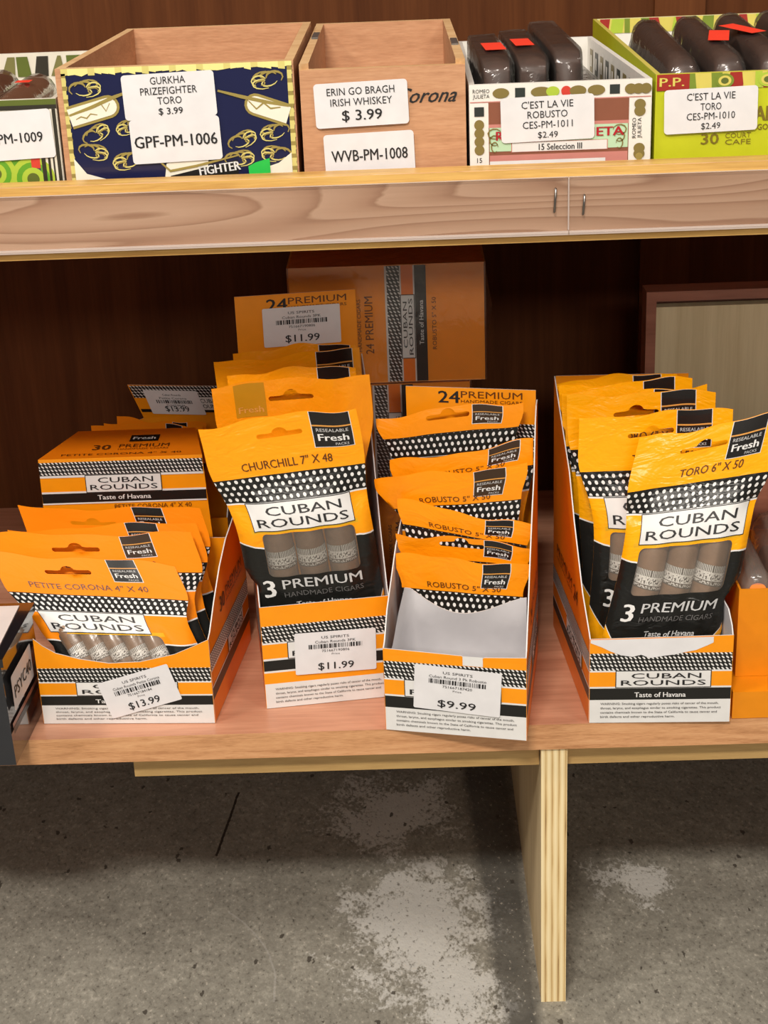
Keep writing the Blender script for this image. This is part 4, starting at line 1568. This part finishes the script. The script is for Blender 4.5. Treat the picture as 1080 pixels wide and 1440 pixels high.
mb.build('inner_print', tb)
G = 'cigars in the box with green artwork'
for i, (a, b, r, m, red, lb) in enumerate([
    ((-.2495, .060, .6375), (-.2525, .200, .6395), .0118, M_LEAF_TAN, .62, 'tan wrapped cigar with a red sticker in the green-art box'),
    ((-.2235, .055, .6330), (-.2290, .235, .6340), .0088, M_LEAF_TAN, None, 'slim wrapped cigar lying along the inner side of the green-art box'),
    ((-.2805, .070, .6390), (-.2820, .220, .6400), .0125, M_LEAF_DARK, None, 'dark wrapped cigar beside the red-stickered one in the green-art box')]):
    cigar_thing(lb, G, a, b, r, m, True, red)
# what they lie on: a layer of cigars below
for x in (-.2310, -.2660, -.3010):
    cigar_thing('cigar of the hidden lower layer in the green-art box', G, (x + .002, .06, .6048), (x - .002, .22, .6048), .0166, M_LEAF_TAN, False)

# ---- navy and gold box
M_NAVY = plain('label_navy', lin(18, 24, 66), .3, 0, .3)
M_FOILGOLD = plain('gold_foil', lin(170, 152, 84), .35, .3)
M_FOILPALE = plain('gold_foil_pale', lin(226, 214, 130), .35, .2)
M_CREAMPAPER = plain('ribbon_cream', lin(236, 230, 212), .4)
tb, mp, W = open_box('cigar_box', 'empty wooden cigar box with a navy and gold label on its front', 'cigar box',
                     (-.2055, .030), (-.0632, .030), (-.0636, .262), (-.1975, .262), .6728, .6735, .0055, M_BOXWOOD, M_BOXWOOD, M_BOXWOOD_EDGE, group='open cigar boxes on the upper shelf')
mb = MB()
rect(mb, mp, .0035, .5855, W - .001, .6725, .0004, M_NAVY)
rng = random.Random(3)


def stroke(mb, mp, pts, w, off, mat):
    """a tapering brush stroke through pts"""
    n = len(pts)
    L, R_ = [], []
    for i, p in enumerate(pts):
        a = Vector(pts[max(0, i - 1)]); b = Vector(pts[min(n - 1, i + 1)])
        d = (b - a).normalized(); q = Vector((-d.y, d.x)) * w * (.25 + .75 * math.sin(math.pi * (i + .5) / n))
        L.append((p[0] + q.x, p[1] + q.y)); R_.append((p[0] - q.x, p[1] - q.y))
    for i in range(n - 1):
        outline(mb, mp, [L[i], R_[i], R_[i + 1], L[i + 1]], off, mat)


def flourish(cx, cz, sc, flip=1, turn=0.0, mat=M_FOILGOLD):
    """a curling acanthus spray"""
    c, s = math.cos(turn), math.sin(turn)
    tr = lambda x, y: (cx + (c * x * flip - s * y) * sc, cz + (s * x * flip + c * y) * sc)
    for k in range(6):
        a0 = -.7 + k * .48
        pts = []
        for i in range(10):
            t = i / 9
            an = a0 + 1.9 * t * t * (1 if k % 2 else -1)
            rr = (.10 + .90 * math.sin(t * 1.9)) * (.8 + .12 * (k % 3))
            pts.append(tr(rr * math.cos(an) * 1.15 - .4, rr * math.sin(an) * .62))
        stroke(mb, mp, pts, (.085 if k % 2 else .055) * sc, .0008 + .00003 * k, mat if k % 2 else M_FOILPALE)
    pts = [tr(.45 * math.cos(t * .5) * (1 - t * .07), .28 * math.sin(t * .5) * (1 - t * .07) - .25) for t in range(11)]
    stroke(mb, mp, pts, .05 * sc, .0009, mat)


# ragged gold border
def ragged(u0, v0, u1, v1, wv, vertical=False):
    n = 34
    for i in range(n):
        a, b = lerp(u0, u1, i / n), lerp(u0, u1, (i + 1) / n)
        if vertical:
            a, b = lerp(v0, v1, i / n), lerp(v0, v1, (i + 1) / n)
            outline(mb, mp, [(u0, a), (u1 + rng.uniform(-wv, wv), a), (u1 + rng.uniform(-wv, wv), b), (u0, b)], .0007, M_FOILPALE if i % 3 else M_FOILGOLD)
        else:
            outline(mb, mp, [(a, v0 + rng.uniform(-wv, wv)), (b, v0 + rng.uniform(-wv, wv)), (b, v1), (a, v1)], .0007, M_FOILBRIGHT if i % 4 else M_FOILPALE)


M_FOILBRIGHT = plain('gold_foil_bright', lin(242, 232, 150), .35, .1)
ragged(.0035, .6690, W - .001, .6727, .0010)
ragged(.0035, .586, .0062, .670, .0005, True)
ragged(W - .0040, .586, W - .0010, .670, .0004, True)
# gold rules and cream ribbons
def ribbon(u0, z0, u1, z1, w, round_end):
    d = Vector((u1 - u0, z1 - z0)).normalized(); q = Vector((-d.y, d.x))
    for ww, m, o in ((w + .0016, M_FOILGOLD, .0009), (w, M_CREAMPAPER, .0011)):
        pts = [(u0 + q.x * ww, z0 + q.y * ww), (u0 - q.x * ww, z0 - q.y * ww)]
        if round_end > 0:
            for i in range(9):
                a = -math.pi / 2 + math.pi * i / 8
                pts.append((u1 + ww * (d.x * math.cos(a) + q.x * math.sin(a)), z1 + ww * (d.y * math.cos(a) + q.y * math.sin(a))))
        else:
            pts += [(u1 - q.x * ww, z1 - q.y * ww), (u1 + q.x * ww, z1 + q.y * ww)]
        outline(mb, mp, pts, o, m)


ribbon(.0062, .6440, .0300, .6500, .0052, 1)
ribbon(W - .0045, .6410, W - .0240, .6480, .0050, 1)
stroke(mb, mp, [(.006, .6455), (.020, .6500), (.034, .6555), (.045, .6590)], .0011, .0012, M_FOILGOLD)
stroke(mb, mp, [(W - .046, .6570), (W - .032, .6530), (W - .018, .6495), (W - .004, .6465)], .0011, .0012, M_FOILGOLD)
for st_ in ([(.010, .6432), (.013, .6447), (.0165, .6437), (.019, .6462), (.023, .6455)], [(.022, .650), (.025, .653), (.0285, .6475), (.031, .652)]):
    stroke(mb, mp, st_, .0004, .0013, M_FOILGOLD)
stroke(mb, mp, [(W - .028, .6505), (W - .0235, .6455), (W - .019, .649), (W - .015, .6455), (W - .009, .646)], .0006, .0013, M_FOILGOLD)
flourish(.0210, .6615, .0085, 1, .1)
flourish(W - .0200, .6620, .0085, -1, .15)
flourish(.0240, .6360, .0078, 1, .5)
flourish(.0380, .6370, .0072, -1, .3)
flourish(W - .0170, .6310, .0080, -1, .2)
flourish(W - .0300, .6290, .0080, 1, .4)
flourish(.0220, .6230, .0080, 1, -.2)
flourish(.0350, .6170, .0085, -1, .2)
flourish(W - .0170, .6190, .0080, -1, -.1)
flourish(W - .0320, .6170, .0080, 1, .1)
outline(mb, mp, [(.0060, .6200), (.0130, .6105), (.0260, .6065), (.0260, .600), (.0060, .600)], .0010, M_CREAMPAPER)
outline(mb, mp, [(W - .004, .6190), (W - .012, .6130), (W - .022, .6100), (W - .022, .600), (W - .004, .600)], .0010, M_CREAMPAPER)
outline(mb, mp, [(.0620, .6150), (.0780, .6190), (.0880, .6190), (.0860, .6040), (.0600, .6040)], .0010, M_CREAMPAPER)
outline(mb, mp, [(.0640, .6075), (.1055, .6160), (.1055, .6020), (.0640, .6020)], .0012, M_CARD_BLACK)
stroke(mb, mp, [(.0560, .6185), (.064, .6105), (.080, .6130), (.106, .6185)], .0008, .0014, M_FOILGOLD)
text(mb, turned(mp, .0945, .6086, .11), 'FIGHTER', 0, 0, .0052, .0016, M_PRINT_WHITE, width=.025, bold=.03)
mb.build('front_label', tb)
sticker(turned(mp, .0672, .6553, math.radians(1.5)), tb, .0555, .0265, [('GURKHA', .0070, .0042, .0, .021), ('PRIZEFIGHTER', .0010, .0042, .0, .034), ('TORO', -.0048, .0042, .0, .0145), ('$ 3.99', -.0108, .0038, .012, .0145)])
sticker(turned(mp, .0690, .6290, math.radians(1.5)), tb, .0545, .0262, [('GPF-PM-1006', -.0036, .0068, .014, .0500)])
mb = MB()
mpg = turned(mp, .1185, .6110, .05)
outline(mb, mpg, [(-.0068, -.0045), (.0062, -.0040), (.0066, .0048), (-.0020, .0030), (-.0068, .0010)], .0016, M_GREEN_STICKER)
mb.build('green_sticker', tb)

# ---- plain wooden box
tb, mp, W = open_box('cigar_box', 'empty plain wooden cigar box with script lettering and two white stickers', 'cigar box',
                     (-.0600, .030), (.0388, .030), (.0385, .295), (-.0612, .295), .6668, .6690, .0055, M_BOXWOOD, M_BOXWOOD, M_BOXWOOD_EDGE, zs=(.6700, .6690), group='open cigar boxes on the upper shelf')
mb = MB()
text(mb, mp, 'Corona', .0755, .6455, .0085, .0003, M_INK, width=.036, shear=.5, bold=.012)
mb.build('front_print', tb)
sticker(turned(mp, .0363, .6462, math.radians(1.5)), tb, .0560, .0262, [('ERIN GO BRAGH', .0058, .0042, .0, .0405), ('IRISH WHISKEY', -.0005, .0042, .0, .0370), ('$ 3.99', -.0092, .0060, .012, .0240)])
sticker(turned(mp, .0400, .6170, math.radians(1.5)), tb, .0545, .0245, [('WVB-PM-1008', -.0042, .0066, .002, .0460)])
M_TAPE = plain('clasp_grey', lin(120, 118, 116), .35, .6)
for x, y in ((-.0572, .20), (.0357, .13)):
    mb = MB()
    mb.box((x - .0022, y - .022, .6697), (x + .0022, y + .012, .6708), M_TAPE)
    mb.build('clasp', tb)

# ---- white, brown and mint box
M_BROWN = plain('art_brown', lin(134, 80, 58), .45)
M_MINT = plain('art_mint', lin(184, 216, 180), .45)
M_PINKLINE = plain('art_pink', lin(196, 128, 118), .45)
M_MEDAL = plain('art_medal', lin(128, 112, 58), .4)
M_WHITEART = plain('art_white', lin(232, 228, 220), .45)
M_DKGREEN = plain('art_dark_green', lin(40, 48, 44), .45)
M_REDLET = plain('art_crimson', lin(176, 24, 40), .4)
tb, mp, W = open_box('cigar_box', 'open white cigar box with mint panel, red lettering and gold medals along its edges', 'cigar box',
                     (.0408, .030), (.1500, .030), (.1422, .275), (.0430, .275), .6545, .6545, .0035, M_WHITEART, M_WHITEART, M_WHITEART, group='open cigar boxes on the upper shelf')
mb = MB()
zt = .6545
rect(mb, mp, .0005, .5860, W - .0005, zt - .0002, .0003, M_WHITEART)
rect(mb, mp, .0005, .6440, W - .0005, .6446, .0005, M_PINKLINE)
rect(mb, mp, .0115, .5860, W - .0135, .6440, .0005, M_BROWN)
rect(mb, mp, .0115, .6290, W - .0135, .6310, .0006, M_PINKLINE)
rect(mb, mp, .0120, .6148, W - .0140, .6290, .0007, M_MINT)
rect(mb, mp, .0120, .6055, W - .0140, .6125, .0006, M_PINKLINE)
rect(mb, mp, .0120, .6040, W * .75, .6090, .0008, M_PRINT_WHITE)
rect(mb, mp, .0250, .6140, W - .0260, .6200, .0009, M_PINKLINE)
rect(mb, mp, .0255, .6143, W - .0265, .6197, .0010, M_PRINT_WHITE)
text(mb, mp, '15 Seleccion III', W * .50, .6150, .0036, .0012, M_INK, width=.026, bold=.015)
text(mb, mp, 'IETA', W - .0258, .6222, .0052, .0012, M_REDLET, width=.0185, bold=.03)
text(mb, mp, 'R', .0180, .6215, .0052, .0012, M_REDLET, bold=.03)
for a, b in ((.0150, 1), (W - .0190, -1)):
    for q in range(3):
        stroke(mb, mp, [(a + b * .004 * math.cos(t * .6) * (.5 + q * .25), .6175 + .004 * q + .003 * math.sin(t * .6)) for t in range(10)], .0004, .0012, M_MEDAL)
for u_, m, rx in ((.0190, M_MEDAL, .0050), (.0305, M_DKGREEN, 0), (.0430, M_MEDAL, .0062), (.0500, M_ART_LIME, .004), (.0580, M_ART_RED, .0030), (.0650, M_MEDAL, .005), (.0760, M_MEDAL, .0052), (.0870, M_DKGREEN, 0),
                  (.0965, M_MEDAL, .0036), (.1010, M_MEDAL, .0036), (.1055, M_MEDAL, .0034)):
    if rx:
        outline(mb, mp, ellipse_pts(u_, .6492, rx, .0030), .0006 + u_ * .004, m)
    else:
        rect(mb, mp, u_ - .0030, .6465, u_ + .0030, .6520, .0006, m)
text(mb, mp, 'ROMEO', .0072, .6496, .0022, .0006, M_INK, width=.010)
text(mb, mp, 'JULIETA', .0072, .6466, .0022, .0006, M_INK, width=.010)
for z_ in (.6310, .6260, .6210, .6160):
    outline(mb, mp, ellipse_pts(.0058, z_, .0030, .0030), .0007 + (z_ - .6) * .004, M_MEDAL)
rect(mb, mp, .0030, .6360, .0088, .6415, .0007, M_DKGREEN)
text(mb, mp, '15', .0058, .6085, .0028, .0007, M_INK)
for z_ in (.6400, .6360, .6140, .6105):
    outline(mb, mp, ellipse_pts(W - .0070, z_, .0034, .0030), .0007 + (z_ - .6) * .004, M_MEDAL)
outline(mb, mp, ellipse_pts(W - .0070, .6090, .0022, .0022), .0008, M_FOILGOLD)
upx = turned(mp, W - .0060, .6200, math.pi / 2)
text(mb, upx, 'JULIETA', .006, 0, .0022, .0008, M_INK, width=.012)
text(mb, upx, 'ROMEO', .006, .0032, .0022, .0008, M_INK, width=.012)
mb.build('front_print', tb)
mb = MB()
# art on the inner face of the right side wall and on the back wall
dA = Vector((.1422 - .1500, .245, 0)).normalized(); nA = Vector((-dA.y, dA.x, 0))
mpi = lambda a, b, off: Vector((.1500 - .0036, .032, 0)) + dA * a + nA * off + Vector((0, 0, b))
for q in range(9):
    a = .02 + q * .024
    rect(mb, mpi, a, .6320, a + .013, .6480, .0003, M_DKGREEN if q % 2 else M_MEDAL)
    rect(mb, mpi, a + .003, .6360, a + .009, .6440, .0005, M_WHITEART)
mb.build('inner_print', tb)
sticker(turned(mp, .0468, .6336, math.radians(1.2)), tb, .0560, .0265, [("C'EST LA VIE", .0064, .0041, .0, .031), ('ROBUSTO', .0006, .0041, .0, .024), ('CES-PM-1011', -.0054, .0041, .0, .030), ('$2.49', -.0112, .0036, .0, .0120)])


def brick(label, group, x0, x1, y0, y1, z0, z1, red=None, e=7.0, lean=0, wrinkle=.0003, seed=0, mat=None, rise=0.0):
    """a bundle of cigars under clear film"""
    t = thing('cigar_bundle', label, 'cigar bundle', ((x0 + x1) / 2, (y0 + y1) / 2, z0), group)
    mb = MB()
    soft_pack(mb, x0 + .0012, x1 - .0012, y0 + .002, y1 - .002, z0 + .001, z1 - .0012, mat or M_LEAF_DARK, e, .0002, seed, lean, rise)
    mb.build('cigars', t, smooth=True)
    mb = MB()
    soft_pack(mb, x0, x1, y0, y1, z0, z1, M_CELLO, e, wrinkle, seed + 1, lean, rise)
    mb.build('clear_wrapper', t, smooth=True)['label'] = 'clear glossy wrapper'
    if red:
        mb = MB()
        yy, sx, ang, xo = red
        tt = (yy - y0) / (y1 - y0)
        mpR = turned(plane_map(((x0 + x1) / 2 + lean * tt + xo, yy, z1 + .0008 + rise * tt), (1, 0, 0), (0, -rise / (y1 - y0), 1), (0, 1, rise / (y1 - y0))), 0, 0, ang)
        rect(mb, mpR, -sx, -.017, sx, .017, .0004, M_RED_STICKER)
        mb.build('red_sticker', t)
    return t


G = 'wrapped bundles in the white and mint box'
zb = UZ + .0042
brick('wrapped bundle with a red sticker beside the plain wooden box', G, .0490, .0692, .050, .185, zb, .6660, (.105, .0066, .05, .002), 16, -.003, .0004, 1, None, .003)
brick('wrapped bundle with a red sticker in the middle of the white and mint box', G, .0707, .0915, .050, .200, zb, .6668, (.115, .0060, .05, -.001), 16, -.003, .0004, 3, None, .003)
brick('wrapped bundle without a sticker, tallest in the white and mint box', G, .0930, .1128, .055, .215, zb, .6705, None, 12, -.004, .0004, 5, None, .003)
brick('low wrapped bundle with a red sticker lying deep in the white and mint box', G, .1150, .1395, .050, .255, zb, .6400, (.080, .0050, .3, -.006), 4, -.004, .0003, 7)

# ---- yellow-green box
M_LIME = plain('box_lime', lin(190, 196, 24), .42)
M_LIMEGOLD = plain('lime_gold_print', lin(120, 104, 20), .45)
M_ART_YELLOW = plain('art_yellow', lin(214, 200, 96), .42)
M_ART_BRICK = plain('art_brick', lin(158, 40, 30), .42)
M_ART_MOSS = plain('art_moss', lin(120, 140, 44), .42)
tb, mp, W = open_box('cigar_box', 'open lime yellow cigar box with red and green art strip on the upper shelf', 'cigar box',
                     (.1528, .034), (.300, .034), (.300, .375), (.1545, .375), .6562, .6572, .003, M_LIME, M_WHITEART, M_ART_YELLOW, group='open cigar boxes on the upper shelf')


def art_strip(mb, mp, u0, u1, z0, z1, off, seed):
    rng = random.Random(seed)
    rect(mb, mp, u0, z0, u1, z1, off, M_ART_YELLOW)
    u = u0
    cols = [M_ART_BRICK, M_ART_LIME, M_ART_MOSS, M_ART_YELLOW, M_ART_MOSS, M_ART_BRICK, M_ART_YELLOW, M_ART_LIME]
    i = 0
    while u < u1 - .003:
        w = rng.uniform(.004, .010)
        k = rng.uniform(-.003, .003)
        outline(mb, mp, [(u, z0), (min(u + w, u1), z0), (min(u1, max(u0, u + w + k)), z1), (min(u1, max(u0, u + k)), z1)], off + .0002 + .00001 * i, cols[i % 8])
        u += w + rng.uniform(.0, .002); i += 1


mb = MB()
art_strip(mb, mp, .0005, W - .0005, .6465, .6560, .0003, 2)
rect(mb, mp, .0005, .6465, .0200, .6560, .0007, M_ART_BRICK)
text(mb, mp, 'P.P.', .0095, .6490, .0050, .0009, M_ART_YELLOW, width=.0145, bold=.02)
for cx, m in ((.0410, M_ART_MOSS), (.0665, M_ART_LIME)):
    for q in range(3):
        outline(mb, mp, ellipse_pts(cx, .6512, .0055 - .0016 * q, .0042 - .0012 * q), .0009 + .0001 * q, (m, M_ART_YELLOW, M_ART_OLIVE)[q])
text(mb, mp, '30', .0335, .6140, .0062, .0005, M_LIMEGOLD, width=.0105, bold=.02)
text(mb, mp, 'COURT', .0505, .6172, .0030, .0005, M_LIMEGOLD, width=.0155)
text(mb, mp, 'CAFE', .0505, .6133, .0030, .0005, M_LIMEGOLD, width=.0155)
text(mb, mp, 'C', .0715, .6140, .0060, .0005, M_LIMEGOLD)
text(mb, mp, 'AN', .0665, .6270, .0085, .0005, M_LIMEGOLD, width=.013, bold=.03)
text(mb, mp, 'GO', .0650, .6215, .0034, .0005, M_LIMEGOLD, width=.0065, bold=.02)
mb.build('front_print', tb)
mb = MB()
mpk = plane_map((.1545 + .003, .375 - .0031, 0), (1, 0, 0), (0, -1, 0))
art_strip(mb, mpk, .001, .138, .6460, .6570, .0003, 5)
mb.build('inner_print', tb)
sticker(turned(mp, .0332, .6344, math.radians(1.2)), tb, .0560, .0262, [("C'EST LA VIE", .0062, .0041, .0, .029), ('TORO', .0002, .0041, .0, .0125), ('CES-PM-1010', -.0054, .0041, .0, .029), ('$2.49', -.0110, .0036, .0, .0115)])
G = 'wrapped bundles in the lime box'
for i, (x0, red, lb) in enumerate([(.1640, None, 'dark rounded bundle in clear film without a sticker, first in the lime box'),
                                   (.1925, (.135, .0066, -.2, .004), 'dark rounded bundle with a red sticker, second in the lime box'),
                                   (.2210, (.150, .0062, .5, -.006), 'dark rounded bundle whose tilted red sticker sits nearest the picture edge in the lime box'),
                                   (.2495, None, 'wrapped bundle cut off by the picture edge in the lime box')]):
    brick(lb, G, x0, x0 + .0275, .080, .225, UZ + .0046, .6600 + .001 * i, red, 3.0, -.004, .0005, 20 + i, None, .012)
